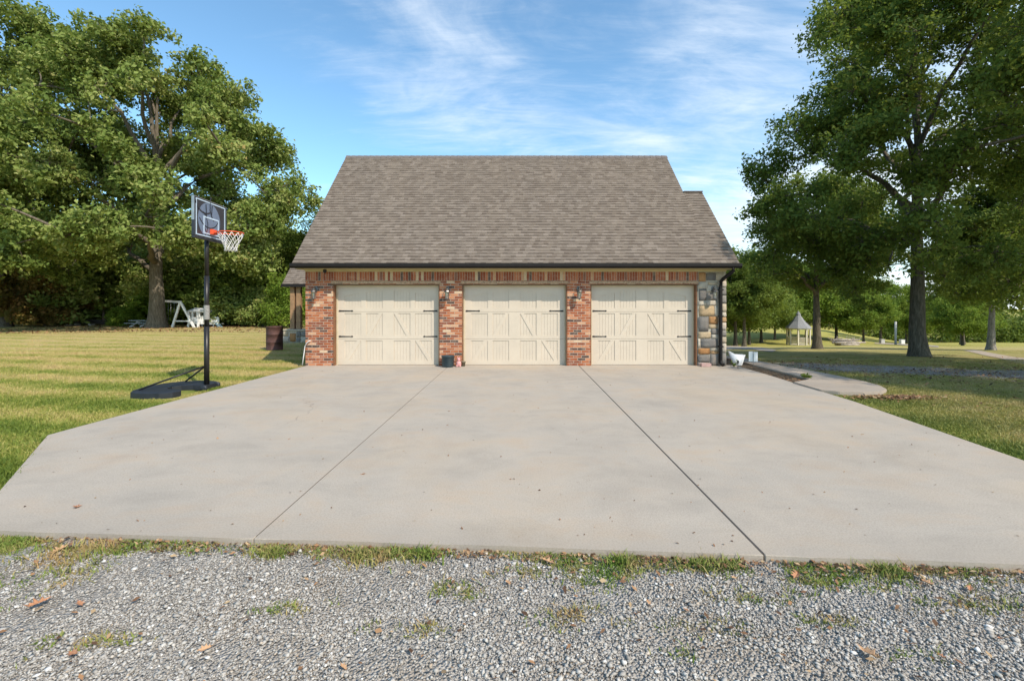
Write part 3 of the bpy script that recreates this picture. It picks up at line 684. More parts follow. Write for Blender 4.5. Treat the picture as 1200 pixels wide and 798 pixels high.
# stone pier
bm = bmesh.new(); box(bm, 4.95, XR, FY + 0.012, FY + 0.24, -0.1, 2.50); box(bm, XR - 0.22, XR - 0.002, FY + 0.24, 19.7, -0.1, 2.56)
vs = [bm.verts.new(p) for p in ((XR, 12.5, 2.56), (XR, 19.9, 2.56), (XR, 17.0, 4.9), (XR, 14.5, 4.9), (XR - .2, 12.5, 2.56), (XR - .2, 19.9, 2.56), (XR - .2, 17.0, 4.9), (XR - .2, 14.5, 4.9))]
for f in ((0, 1, 2, 3), (7, 6, 5, 4), (0, 3, 7, 4), (1, 5, 6, 2), (3, 2, 6, 7)): bm.faces.new([vs[i] for i in f])
pier = gobj('stone_pier', bm, M_mortar)
stones = [(795, 160, 835, 215, .45), (841, 163, 895, 208, .05), (900, 163, 960, 208, .75), (795, 221, 850, 258, .8), (855, 221, 905, 236, .7), (797, 264, 838, 335, .02), (843, 241, 905, 282, .8), (843, 288, 905, 332, .15),
          (795, 341, 838, 364, .78), (843, 338, 905, 364, .82), (798, 370, 887, 432, .58), (891, 370, 910, 432, .8), (794, 440, 852, 529, .06), (858, 438, 907, 482, .42), (858, 487, 907, 508, .62), (872, 514, 910, 546, .10),
          (794, 535, 866, 571, .63), (871, 551, 910, 571, .8), (790, 577, 803, 628, .8), (808, 577, 908, 631, .07), (793, 637, 860, 671, .40), (865, 635, 912, 650, .75), (865, 654, 912, 669, .48), (790, 680, 860, 722, .05),
          (867, 675, 916, 742, .22), (792, 727, 852, 746, .97), (913, 215, 960, 250, .85), (913, 256, 960, 300, .12), (916, 306, 960, 352, .2), (916, 358, 960, 405, .72), (916, 411, 960, 436, .8), (916, 442, 960, 470, .5),
          (916, 476, 960, 520, .85), (916, 526, 960, 560, .2), (916, 566, 960, 600, .7), (916, 606, 960, 660, .82), (920, 668, 960, 742, .15)]
bm = bmesh.new(); hl = bm.verts.layers.float.new('hue')
def stone(x0, x1, y0, y1, z0, z1, hue, axis):
    b2 = bmesh.new(); box(b2, x0, x1, y0, y1, z0, z1)
    bmesh.ops.subdivide_edges(b2, edges=b2.edges[:], cuts=2, use_grid_fill=True)
    for v in b2.verts:
        c = Vector(((x0 + x1) / 2, (y0 + y1) / 2, (z0 + z1) / 2)); d = v.co - c
        if axis == 'y': rr = math.hypot(d.x / (x1 - x0) * 2, d.z / (z1 - z0) * 2)
        else: rr = math.hypot(d.y / (y1 - y0) * 2, d.z / (z1 - z0) * 2)
        k = 1 - 0.05 * max(0, rr - 1.0) ** 1.0
        if axis == 'y': v.co.x = c.x + d.x * k + rnd.uniform(-.004, .004); v.co.z = c.z + d.z * k + rnd.uniform(-.004, .004); v.co.y += (rnd.uniform(-.008, .004) + 0.014 * max(0, rr - .8) if d.y < 0 else 0)
        else: v.co.y = c.y + d.y * k + rnd.uniform(-.006, .006); v.co.z = c.z + d.z * k; v.co.x += (rnd.uniform(-.008, .004) if d.x > 0 else 0)
    mp = {v: bm.verts.new(v.co) for v in b2.verts}
    for v in mp.values(): v[hl] = hue
    for f in b2.faces: nf = bm.faces.new([mp[v] for v in f.verts]); nf.smooth = True
    b2.free()
for X0, Y0, X1, Y1, hue in stones:
    x0, x1 = 4.955 + (X0 - 790) / 228, 4.955 + (X1 - 790) / 228; z1, z0 = (745 - Y0) / 236, (745 - Y1) / 236
    stone(x0 - .006, min(x1 + .006, 5.715), FY - 0.010, FY + 0.05, max(z0 - .006, 0.0), z1 + .006, hue, 'y')
z = 0.0
while z < 2.45:
    h = rnd.choice([.15, .2, .26]); y = FY + 0.06
    while y < 19.6:
        w = rnd.uniform(.25, .55); stone(XR - .05, XR + .018, y, min(y + w - .02, 19.65), z, min(z + h - .018, 2.5), rnd.choice([.05, .1, .2, .4, .6, .75, .85]), 'x'); y += w
    z += h
gobj('stone_facing', bm, M_field, pier)
M_ledge = plain('limewashed_ledge', (0.40, 0.27, 0.17), 0.9, var=0.45, scale=22, bump=0.6)
# steel lintels, jambs, stops
for (a, b) in OPEN:
    bm = bmesh.new(); box(bm, a - 0.06, b + 0.06, FY - 0.006, FY + 0.17, TOPZ - 0.016, TOPZ - 0.001); box(bm, a, b, FY + 0.172, FY + 0.215, TOPZ - 0.06, TOPZ - 0.002)
    gobj('lintel', bm, M_rust)
    bm = bmesh.new(); box(bm, a - 0.03, b + 0.03, FY - 0.009, FY + 0.01, TOPZ + 0.012, TOPZ + 0.078); gobj('rowlock_ledge', bm, M_ledge)
    fr = bmesh.new(); box(fr, b - 0.026, b + 0.001, FY + 0.012, DY + 0.03, 0.0, TOPZ - 0.02); gobj('door_jamb', fr, M_jamb, bevel=0.003)
    fr = bmesh.new(); box(fr, a - 0.001, a + 0.026, FY + 0.012, DY + 0.03, 0.0, TOPZ - 0.02); fo_ = gobj('door_jamb', fr, M_jamb, bevel=0.003)
    st = bmesh.new(); box(st, a + 0.027, a + 0.062, DY - 0.028, DY - 0.004, 0.0, TOPZ - 0.062); box(st, b - 0.062, b - 0.027, DY - 0.028, DY - 0.004, 0, TOPZ - 0.062)
    box(st, a + 0.027, b - 0.027, DY - 0.026, DY - 0.005, TOPZ - 0.062, TOPZ - 0.022)
    gobj('stop_moulding', st, M_cream, fo_, bevel=0.002)
# cross on the jambs: brick returns are covered by the boards; header pier to door
# doors
def make_door(a, b, hinges):
    x0, x1 = a + 0.03, b - 0.03; W = x1 - x0; Z1 = TOPZ - 0.055
    bm = bmesh.new()
    # tongue-and-groove backing: vertical boards with open grooves
    yb = DY + 0.018
    secs = [(0.006, 0.698), (0.703, 1.43), (1.435, Z1)]
    nb = 34; bw = W / nb
    for s0, s1 in secs:
        box(bm, x0, x1, yb + 0.0015, yb + 0.05, s0, s1)
        for i in range(nb): box(bm, x0 + i * bw + 0.0028, x0 + (i + 1) * bw - 0.0028, yb - 0.004, yb + 0.003, s0 + 0.001, s1 - 0.001)
    d = gobj('garage_door', bm, M_door)
    fr = bmesh.new(); y0, y1 = DY, yb + 0.0045
    px = [0.205, 0.655, 0.79, 1.235]; px = [p * W / 2.78 for p in px]; cols = [(px[0], px[1]), (px[2], px[3]), (W - px[3], W - px[2]), (W - px[1], W - px[0])]
    def stiles(s0, s1, p0, p1, arch=False):
        box(fr, x0, x1, y0, y1, s0, p0); 
        if not arch: box(fr, x0, x1, y0, y1, p1, s1)
        e = [0.0] + [v for c in cols for v in c] + [W]
        for i in range(0, len(e), 2): box(fr, x0 + e[i], x0 + e[i + 1], y0, y1, p0, p1 if not arch else s1)
    stiles(0.006, 0.698, 0.115, 0.655); stiles(0.703, 1.43, 0.785, 1.39); stiles(1.435, Z1, 1.53, 2.02, arch=True)
    # arched head rail over each pair of leaves
    n = 20
    for (l, r_) in ((cols[0][0], cols[1][1]), (cols[2][0], cols[3][1])):
        for c0, c1 in [c for c in cols if c[0] >= l - .01 and c[1] <= r_ + .01]:
            pts = []
            for i in range(n + 1):
                x = c0 + (c1 - c0) * i / n; q = (x / W)     # one flat arch across the whole door
                pts.append((x0 + x, 1.80 + 0.20 * math.sin(math.pi * min(1, max(0, (q - 0.02) / 0.96))) ** 0.8))
            for (xa, za), (xb, zb) in zip(pts, pts[1:]):
                vs = [fr.verts.new(p) for p in ((xa, y0, za), (xb, y0, zb), (xb, y0, Z1), (xa, y0, Z1), (xa, y1, za), (xb, y1, zb), (xb, y1, Z1), (xa, y1, Z1))]
                for f in ((0, 1, 2, 3), (7, 6, 5, 4), (0, 4, 5, 1), (2, 6, 7, 3)): fr.faces.new([vs[k] for k in f])
    # Z-brace diagonals, leaf by leaf
    def diag(c, za, zb, up):
        w = 0.085; xa, xb = x0 + c[0], x0 + c[1]
        if not up: za, zb = zb, za
        L = math.hypot(xb - xa, zb - za); ox = w * (L / abs(zb - za)) / 2
        lo, hi = (za, zb)
        v = []
        cl = lambda x: max(xa, min(xb, x))
        for yy in (y0 + 0.0015, y1):
            for (X_, Z_) in ((cl(xa), lo), (cl(xa + 2 * ox), lo), (cl(xb), hi), (cl(xb - 2 * ox), hi)): v.append(fr.verts.new((X_, yy, Z_)))
        for f in ((0, 1, 2, 3), (7, 6, 5, 4), (0, 4, 5, 1), (1, 5, 6, 2), (2, 6, 7, 3), (3, 7, 4, 0)): fr.faces.new([v[k] for k in f])
    diag(cols[0], 0.115, 0.655, True); diag(cols[1], 0.785, 1.39, True); diag(cols[2], 0.785, 1.39, False); diag(cols[3], 0.115, 0.655, False)
    bmesh.ops.recalc_face_normals(fr, faces=fr.faces)
    gobj('door_panelling', fr, M_door, d)
    sl = bmesh.new(); box(sl, x0, x1, DY + 0.005, DY + 0.055, 0.001, 0.0055); gobj('door_seal', sl, M_plas, d)
    for zz, both in hinges:
        for s in (0, 1):
            h = bmesh.new(); xa = x0 + 0.055 if s == 0 else x1 - 0.055; dr = 1 if s == 0 else -1
            ts = [(0, .021), (.05, .021), (.06, .017), (.33, .012), (.345, .021), (.365, .021), (.385, .006)]
            for (ta, wa), (tb, wb) in zip(ts, ts[1:]):
                vs = [h.verts.new((xa + dr * t_, yy, zz + q)) for yy in (DY - 0.007, DY - 0.001) for t_, q in ((ta, -wa), (tb, -wb), (tb, wb), (ta, wa))]
                for f in ((0, 1, 2, 3), (7, 6, 5, 4), (0, 4, 5, 1), (2, 6, 7, 3), (1, 5, 6, 2), (3, 7, 4, 0)): h.faces.new([vs[k] for k in f])
            for t_ in (.02, .1, .2, .3): box(h, xa + dr * t_ - .006, xa + dr * t_ + .006, DY - 0.011, DY - 0.006, zz - .006, zz + .006)
            bmesh.ops.recalc_face_normals(h, faces=h.faces)
            gobj('strap_hinge', h, M_iron, d)
make_door(*OPEN[0], [(1.455, 1), (0.765, 1)]); make_door(*OPEN[1], [(1.455, 1)]); make_door(*OPEN[2], [(1.455, 1), (0.765, 1)])
# interior backing so no light leaks round the doors
bm = bmesh.new(); box(bm, XL + .23, XR - .23, DY + 0.08, DY + 0.1, -0.05, 2.5); gobj('light_stop_backing', bm, M_dark)

# roof: real overlapping courses on both slopes
def roof_slope(x0, x1, y0, z0, y1, z1, name, parent, flip=False):
    L = math.hypot(y1 - y0, z1 - z0); nrow = int(L / 0.128); e = L / nrow
    d = Vector((0, y1 - y0, z1 - z0)).normalized(); nn = Vector((0, -d.z, d.y)) if d.y > 0 else Vector((0, d.z, -d.y))
    if nn.z < 0: nn = -nn
    V, Fc, rw, tb = [], [], [], []
    for i in range(nrow):
        a = Vector((0, y0, z0)) + d * (e * i); b = Vector((0, y0, z0)) + d * (e * (i + 1))
        k = len(V)
        xs_ = (x0, x1)
        for p, off, tt in ((a, 0.0, 0), (a, 0.012, 0), (a + (b - a) * 0.72, 0.0055, 0.69), (a + (b - a) * 0.74, 0.0052, 0.75), (b, 0.001, 1.0)):
            for x in xs_: q = p + nn * off; V.append((x, q.y, q.z)); rw.append(i); tb.append(tt)
        for j in range(4): Fc.append((k + 2 * j, k + 2 * j + 1, k + 2 * j + 3, k + 2 * j + 2))
    V = np.array(V); V[:, 1] -= FY if parent is not None else 0
    q = parent; 
    o = np_mesh(name, V, np.array(Fc), M_shing, {'row': rw, 'tab': tb}, parent)
    return o
bm = bmesh.new()
def slab(bm, x0, x1, prof):
    n = len(prof); A = [bm.verts.new((x0, y, z)) for y, z in prof]; B = [bm.verts.new((x1, y, z)) for y, z in prof]
    bm.faces.new(A); bm.faces.new(B[::-1])
    for i in range(n): bm.faces.new((A[i], A[(i + 1) % n], B[(i + 1) % n], B[i]))
t_ = 0.012
slab(bm, -5.66, 5.27, [(12.13, 2.675), (16.1, 6.695), (20.07, 2.675), (20.07, 2.59), (16.1, 6.61), (12.13, 2.59)])
slab(bm, 5.272, 5.85, [(12.13, 2.675), (14.5, 5.075), (17.0, 5.075), (20.07, 2.675), (20.07, 2.59), (17.0, 4.98), (14.5, 4.98), (12.13, 2.59)])
bmesh.ops.recalc_face_normals(bm, faces=bm.faces)
roof = gobj('roof', bm, M_gut)
roof_slope(-5.675, 5.285, 12.10, 2.69, 16.1, 6.71, 'shingles', roof); roof_slope(-5.675, 5.285, 20.10, 2.69, 16.1, 6.71, 'shingles', roof)
roof_slope(5.2855, 5.865, 12.10, 2.69, 14.5, 5.102, 'shingles', roof); roof_slope(5.2855, 5.865, 20.10, 2.69, 17.0, 5.09, 'shingles', roof)
for o in roof.children: o.location = (0, 0, 0)
bm = bmesh.new()
x = -5.68
while x < 5.28:     # ridge caps overlap like the courses
    w = min(0.2, 5.29 - x); 
    for s in (-1, 1):
        vs = [bm.verts.new(p) for p in ((x, 16.1, 6.733), (x + w + .02, 16.1, 6.722), (x + w + .02, 16.1 + s * .13, 6.722 - .13), (x, 16.1 + s * .13, 6.733 - .13))]
        bm.faces.new(vs if s < 0 else vs[::-1])
    x += 0.2
M_ridge = plain('ridge_shingle', (0.15, 0.125, 0.11), 0.95, var=0.25, scale=20)
bmesh.ops.remove_doubles(bm, verts=bm.verts, dist=1e-4)
gobj('ridge_cap', bm, M_ridge, roof)
bm = bmesh.new(); box(bm, 5.29, 5.866, 14.42, 17.05, 5.085, 5.115); gobj('ridge_cap', bm, M_ridge, roof)
# soffit, fascia, gutter
bm = bmesh.new(); box(bm, -5.62, 5.80, 12.16, FY + 0.02, 2.555, 2.585); box(bm, -5.5, 5.70, FY - 0.03, FY - 0.0125, 2.50, 2.554)
# boxed end returns
box(bm, -5.62, -5.503, FY + 0.02, 19.9, 2.555, 2.585); box(bm, 5.72, 5.80, FY + 0.02, 19.9, 2.555, 2.585)
gobj('soffit', bm, M_tan)
bm = bmesh.new()
prof = [(12.135, 2.675), (12.135, 2.565), (12.05, 2.565), (12.03, 2.60), (12.015, 2.615), (12.015, 2.685), (12.023, 2.685), (12.023, 2.62), (12.05, 2.575), (12.125, 2.575), (12.125, 2.675)]
slab(bm, -5.70, 5.90, prof)
for xe in (-5.70, 5.896): box(bm, xe, xe + .004, 12.018, 12.13, 2.568, 2.682)
bmesh.ops.recalc_face_normals(bm, faces=bm.faces)
gobj('gutter', bm, M_gut)
bm = bmesh.new(); tube(bm, [(5.70, 12.08, 2.57), (5.70, 12.08, 2.50), (5.66, 12.14, 2.44), (5.56, 12.34, 2.31), (5.53, 12.42, 2.24), (5.53, 12.435, 2.1), (5.53, 12.435, 0.16), (5.53, 12.41, 0.09), (5.53, 12.30, 0.045)], 0.047, 8)
for z in (0.5, 1.3, 2.0): box(bm, 5.475, 5.585, 12.384, 12.47, z, z + .035)
gobj('downspout', bm, M_gut)
# little camera under the soffit at the left
bm = bmesh.new(); lathe(bm, [(.02, .0), (.045, -.01), (.05, -.05), (.035, -.085), (.01, -.1)], 14, (-4.93, 12.36, 2.556)); gobj('security_camera', bm, M_black, smooth=True)
# pale hose/conduit leaning at the left corner
bm = bmesh.new(); tube(bm, [(-5.56, 12.44, 0.02), (-5.53, 12.47, 0.30), (-5.50, 12.47, 0.52), (-5.46, 12.465, 0.60), (-5.40, 12.46, 0.655), (-5.35, 12.46, 0.67)], 0.013, 6)
tag(bm_obj('plastic_pipe', bm, M_white), 'thin white pipe leaning against the left corner of the brick wall', 'pipe')

# lanterns
def lantern(x):
    b = bmesh.new()
    c = Vector((x, FY, 2.0))
    lathe(b, [(.001, 0), (.05, 0), (.055, .01), (.05, .018), (.02, .026), (.001, .028)], 16, cap=False)
    bmesh.ops.rotate(b, verts=b.verts, cent=(0, 0, 0), matrix=Matrix.Rotation(R(90), 3, 'X'))
    bmesh.ops.scale(b, verts=b.verts, vec=(0.9, 1, 1.5)); bmesh.ops.translate(b, verts=b.verts, vec=(x, FY - .001, 2.035))
    tube(b, [(x, FY - .02, 2.02), (x, FY - .06, 2.06), (x, FY - .11, 2.105), (x, FY - .16, 2.095), (x, FY - .165, 2.05)], .010, 8)
    cy = FY - .165
    lathe(b, [(.008, 2.055), (.02, 2.045), (.03, 2.03), (.062, 1.995), (.078, 1.965), (.078, 1.955), (.06, 1.952)], 8, (x, cy, 0), cap=True)
    lathe(b, [(.045, 1.772), (.058, 1.776), (.058, 1.79), (.05, 1.794)], 8, (x, cy, 0))
    lathe(b, [(.006, 1.745), (.016, 1.755), (.02, 1.772)], 8, (x, cy, 0))
    for k in range(4):
        a = math.pi / 4 + k * math.pi / 2
        beam(b, (x + .05 * math.cos(a), cy + .05 * math.sin(a), 1.79), (x + .066 * math.cos(a), cy + .066 * math.sin(a), 1.955), .009)
    for z, r_ in ((1.845, .0555), (1.91, .062)):
        pts = [(x + r_ * math.cos(math.pi / 4 + k * math.pi / 2), cy + r_ * math.sin(math.pi / 4 + k * math.pi / 2), z) for k in range(5)]
        for p, q in zip(pts, pts[1:]): beam(b, p, q, .005)
    L = gobj('wall_lantern', b, M_lamp)
    g = bmesh.new(); lathe(g, [(.047, 1.795), (.060, 1.951)], 4, (x, cy, 0), cap=False); bmesh.ops.rotate(g, verts=g.verts, cent=(x, cy, 0), matrix=Matrix.Rotation(R(45), 3, 'Z')); gobj('glass', g, M_glass, L)
    u = bmesh.new(); lathe(u, [(.002, 1.80), (.012, 1.81), (.012, 1.86), (.028, 1.885), (.032, 1.91), (.022, 1.935), (.002, 1.945)], 12, (x, cy, 0)); gobj('bulb', u, M_bulb, L, smooth=True)
for px in (370.7, 524.8, 677.8, 834.8): lantern((px - 600) / 44.0 + (0.0))

# rear wing with the porch seen past the left corner
bm = bmesh.new()
box(bm, -8.9, -8.7, 21.6, 27, -0.1, 2.6); box(bm, -8.7, 5.6, 21.6, 21.8, -0.1, 2.6); box(bm, -8.7, 5.6, 26.8, 27, -0.1, 2.6)
gobj('wing_wall', bm, M_brick)
bm = bmesh.new(); 
slab(bm, -9.78, 5.75, [(20.0, 2.47), (21.85, 4.30), (25.2, 4.30), (27.2, 2.47), (27.2, 2.38), (25.2, 4.2), (21.85, 4.2), (20.0, 2.38)]); bmesh.ops.recalc_face_normals(bm, faces=bm.faces)
pr = gobj('porch_roof', bm, M_gut)
roof_slope(-9.79, -5.9, 19.97, 2.485, 21.85, 4.33, 'shingles', pr)
bm = bmesh.new(); box(bm, -9.80, -5.7, 19.90, 19.995, 2.36, 2.49); gobj('porch_gutter', bm, M_gut)
bm = bmesh.new(); box(bm, -9.78, -8.62, 20.02, 20.75, -0.1, 0.50); gobj('porch_base', bm, M_mortar)
ps = GAR.children[-1]
bm = bmesh.new(); hl = bm.verts.layers.float.new('hue')
for (x0, x1, z0, z1, h_) in ((-9.77, -9.50, .02, .25, .85), (-9.76, -9.55, .27, .46, .7), (-9.47, -9.22, .03, .40, .42), (-9.19, -9.0, .22, .47, .05), (-9.19, -9.02, .02, .2, .1), (-8.98, -8.66, .02, .22, .8), (-8.98, -8.7, .25, .47, .2)):
    stone(x0, x1, 20.0, 20.06, z0, z1, h_, 'y')
for (y0, y1, z0, z1, h_) in ((20.1, 20.4, .02, .25, .6), (20.1, 20.3, .27, .46, .8), (20.42, 20.72, .05, .46, .1)): stone(-9.8, -9.74, y0, y1, z0, z1, h_, 'x')
gobj('stone_facing', bm, M_field, ps)
bm = bmesh.new(); box(bm, -9.81, -8.6, 19.97, 20.78, .50, .555); gobj('stone_cap', bm, M_mortar, ps, bevel=.008)
for x0 in (-9.51, -9.25):
    bm = bmesh.new(); box(bm, x0, x0 + .19, 20.1, 20.29, .556, 2.40); gobj('porch_post', bm, M_cedar, bevel=.008)
bm = bmesh.new(); box(bm, -9.36, -9.2, 20.2, 20.36, .556, 2.40); gobj('porch_post', bm, M_cedar_dk)

# ------------------------------------------------------------------ basketball hoop
HO = thing('basketball_hoop', 'portable basketball hoop on a black pole beside the left edge of the slab', 'basketball hoop', (-6.05, 9.3, -0.05))
def hobj(name, bm, mat, parent=None, **kw):
    bmesh.ops.translate(bm, verts=bm.verts, vec=(6.05, -9.3, 0.05)); return bm_obj(name, bm, mat, parent or HO, **kw)
bm = bmesh.new(); tube(bm, [(-6.05, 9.3, .02), (-6.05, 9.3, 1.2)], .048, 16); tube(bm, [(-6.05, 9.3, 1.2), (-6.05, 9.3, 2.2)], .043, 16); tube(bm, [(-6.05, 9.3, 2.2), (-6.05, 9.3, 3.15)], .039, 16)
hobj('pole', bm, M_black)
bm = bmesh.new(); tube(bm, [(-6.05, 9.3, 1.34), (-6.05, 9.3, 1.62)], .0505, 16, cap=False); hobj('pole_sticker', bm, plain('grey_sticker', (.25, .24, .22), .5, var=.3, scale=30))
bm = bmesh.new()   # water-filled base: a horseshoe of two lobes open towards the pole
U = [(-6.02, 9.62), (-6.15, 9.72), (-6.45, 9.76), (-6.78, 9.66), (-6.98, 9.42), (-7.06, 9.05), (-7.02, 8.70), (-6.88, 8.46), (-6.62, 8.36), (-6.30, 8.37), (-6.12, 8.46), (-6.08, 8.62), (-6.16, 8.74), (-6.42, 8.80), (-6.56, 8.92), (-6.58, 9.08), (-6.48, 9.20), (-6.28, 9.24), (-6.05, 9.22)]
f = prism(bm, U[::-1], -.048, .05); 
ins = bmesh.ops.inset_region(bm, faces=[f], thickness=.045, depth=.018)
f2 = bmesh.ops.inset_region(bm, faces=[f], thickness=.05, depth=-.014)
box(bm, -6.16, -5.98, 9.12, 9.46, -.03, .055)
hobj('base', bm, M_plas, smooth=False)
for yy in (9.1, 9.5):
    bm = bmesh.new(); lathe(bm, [(.02, -.025), (.055, -.025), (.06, -.015), (.06, .015), (.055, .025), (.02, .025)], 16)
    bmesh.ops.rotate(bm, verts=bm.verts, cent=(0, 0, 0), matrix=Matrix.Rotation(R(90), 3, 'X')); bmesh.ops.translate(bm, verts=bm.verts, vec=(-5.97, yy, .012)); hobj('wheel', bm, M_plas, smooth=True)
for p in ((-6.86, 8.62, .07), (-6.62, 9.52, .08)):
    bm = bmesh.new(); tube(bm, [p, (-6.07, 9.3, .42)], .017, 8); hobj('brace', bm, M_black)
# backboard: built flat in its own frame (u along board, v up), then turned to face the slab
bw, bh = 1.10, 0.74
ang = math.atan2(1.1, -0.09)
BM4 = Matrix.Translation((-5.975, 9.30, 2.915)) @ Matrix.Rotation(ang, 4, 'Z')      # local x along board, local -y faces +X world
def bobj(name, bm, mat, parent=HO, **kw):
    bmesh.ops.transform(bm, matrix=Matrix.Translation((6.05, -9.3, 0.05)) @ BM4, verts=bm.verts); return bm_obj(name, bm, mat, parent, **kw)
bm = bmesh.new(); box(bm, -bw / 2, bw / 2, -.012, .012, 0, bh)
BB = bobj('backboard', bm, M_bdark)
def flatpoly(bm, pts, y, th=.0025, mi=0):
    A = [bm.verts.new((x, y, z)) for x, z in pts]; B = [bm.verts.new((x, y + th, z)) for x, z in pts]
    bm.faces.new(A); bm.faces.new(B[::-1])
    for i in range(len(pts)): bm.faces.new((A[i], B[i], B[(i + 1) % len(pts)], A[(i + 1) % len(pts)]))
bm = bmesh.new(); cxb, czb, rb = -0.06, .36, .335
flatpoly(bm, [(cxb + rb * 1.15 * math.cos(a), max(.04, min(bh - .035, czb + rb * 1.05 * math.sin(a)))) for a in np.linspace(0, 2 * math.pi, 40, endpoint=False)], -.0155)
bobj('ball_print', bm, M_bgrey, BB)
bm = bmesh.new()
def arc(cx, cz, r, a0, a1, w=.022, y=-.0185, n=14, sx=1.1):
    P = [(cx + r * sx * math.cos(R(a0 + (a1 - a0) * i / n)), cz + r * math.sin(R(a0 + (a1 - a0) * i / n))) for i in range(n + 1)]
    for p, q in zip(P, P[1:]): beam(bm, (p[0], y, p[1]), (q[0], y, q[1]), w if False else .003, w, up=(0, 0, 1))
arc(cxb - .38, czb - .1, .28, -50, 60); arc(cxb + .12, czb - .02, .30, 190, 300); arc(cxb - .02, czb + .22, .36, 215, 330); arc(cxb - .16, czb + .42, .30, 200, 300, .03); arc(cxb + .40, czb + .30, .36, 150, 230, .03)
beam(bm, (cxb - .12, -.0185, .42), (cxb - .14, -.0185, .66), .003, .03); beam(bm, (cxb + .05, -.0185, .45), (cxb + .08, -.0185, .68), .003, .03)
bobj('ball_seams', bm, M_bdark, BB)
bm = bmesh.new()
for (x0, x1, z0, z1) in ((-bw / 2 + .035, bw / 2 - .035, .035, .057), (-bw / 2 + .035, bw / 2 - .035, bh - .037, bh - .015), (-bw / 2 + .035, -bw / 2 + .055, .057, bh - .037), (bw / 2 - .055, bw / 2 - .035, .057, bh - .037),
                         (-.27, .27, .09, .115), (-.27, .27, .40, .43), (-.27, -.24, .115, .40), (.24, .27, .115, .40)): box(bm, x0, x1, -.021, -.0125, z0, z1)
bobj('board_lines', bm, M_bwhite, BB)
bm = bmesh.new(); 
for (x0, x1, z0, z1) in ((-bw / 2 - .02, bw / 2 + .02, -.03, .012), (-bw / 2 - .022, -bw / 2 + .004, .012, bh + .01), (bw / 2 - .004, bw / 2 + .022, .012, bh + .01)): box(bm, x0, x1, -.024, .035, z0, z1)
bobj('board_frame', bm, M_plas, BB, bevel=.006)
bm = bmesh.new(); box(bm, -bw / 2 - .02, bw / 2 + .02, -.023, .034, bh + .0005, bh + .014); box(bm, -bw / 2 - .028, -bw / 2 - .0225, -.02, .03, .30, bh + .012); bobj('board_edge', bm, M_steel, BB)
bm = bmesh.new(); box(bm, -.07, .07, -.09, -.0225, .10, .20); box(bm, -.05, .05, -.17, -.09, .125, .165); bobj('rim_bracket', bm, M_orange, bevel=.006)
for s in (0, 1):
    bm = bmesh.new(); tube(bm, [(-.12 + .24 * s, .03, .1), (-.12 + .24 * s, .03, .55)], .014, 6); beam(bm, (-.12 + .24 * s, .04, .2), (0, .08, .0 + .1 * s), .03); bobj('board_arm', bm, M_black)
bm = bmesh.new(); rc = (0, -.385, .145); rr = .2286
tube(bm, [(rc[0] + rr * math.cos(a), rc[1] + rr * math.sin(a), rc[2]) for a in np.linspace(0, 2 * math.pi, 33)], .010, 8)
for s in (-1, 1): tube(bm, [(s * .05, -.09, .12), (s * .12, rc[1] + .19, .14)], .008, 6)
rim = bobj('rim', bm, M_orange)
bm = bmesh.new()
K = 12; lv = [(0, .226), (.09, .20), (.17, .155), (.25, .12), (.32, .105), (.36, .112)]
for k in range(K):
    for s in (1, -1):
        P = []
        for i, (d, r_) in enumerate(lv):
            a = 2 * math.pi * (k + s * i * .5) / K; P.append((rc[0] + r_ * math.cos(a), rc[1] + r_ * math.sin(a), rc[2] - .008 - d))
        tube(bm, P, .0055, 5)
bobj('net', bm, M_net, rim)

# barrel --------------------------------------------------------------
bx, by, bz = -8.60, 17.0, float(H(-8.6, 17))
bm = bmesh.new(); lathe(bm, [(.27, 0), (.285, .01), (.285, .03), (.278, .035), (.278, .28), (.288, .295), (.278, .31), (.278, .56), (.288, .575), (.278, .59), (.278, .83), (.287, .84), (.287, .86), (.272, .862), (.27, .80), (.26, .3)], 32, cap=False)
o = bm_obj('burn_barrel', bm, M_rbarrel, smooth=True); o.location = (bx, by, bz); tag(o, 'rusty brown steel drum standing on the lawn left of the garage', 'barrel')

# pots at the pier between doors 1 and 2
bm = bmesh.new(); lathe(bm, [(.14, 0), (.145, .004), (.165, .27), (.175, .275), (.175, .295), (.163, .298), (.155, .25), (.15, .25)], 28)
for z in (.06, .11, .16, .21): lathe(bm, [(.142 + z * .075 + .006, z), (.142 + z * .075 + .01, z + .006), (.142 + z * .075 + .006, z + .012)], 28, cap=False)
o = bm_obj('plant_pot', bm, M_teal, smooth=True); o.location = (-1.675, 12.27, 0); tag(o, 'dark teal round plastic pot on the slab between the first two doors', 'pot')
bm = bmesh.new(); lathe(bm, [(.04, 0), (.06, .01), (.072, .07), (.066, .12), (.04, .145), (.02, .15)], 14); lathe(bm, [(.02, .15), (.042, .165), (.046, .195), (.03, .225), (.005, .232)], 14)
for s in (-1, 1): lathe(bm, [(.003, .22), (.016, .225), (.012, .25), (.002, .262)], 8, (s * .028, 0, 0)); lathe(bm, [(.02, 0), (.028, .02), (.02, .05)], 8, (s * .04, -.045, 0))
o = bm_obj('garden_ornament', bm, M_pink, smooth=True); o.location = (-1.40, 12.32, 0); tag(o, 'small pink garden figure on the slab beside the dark teal pot', 'ornament')
bm = bmesh.new(); lathe(bm, [(.042, 0), (.058, .11), (.064, .11), (.064, .13), (.055, .13), (.045, .05)], 18)
o = bm_obj('clay_pot', bm, M_clay, smooth=True); o.location = (-1.285, 12.40, 0); tag(o, 'small olive clay pot right of the pink garden figure', 'pot')
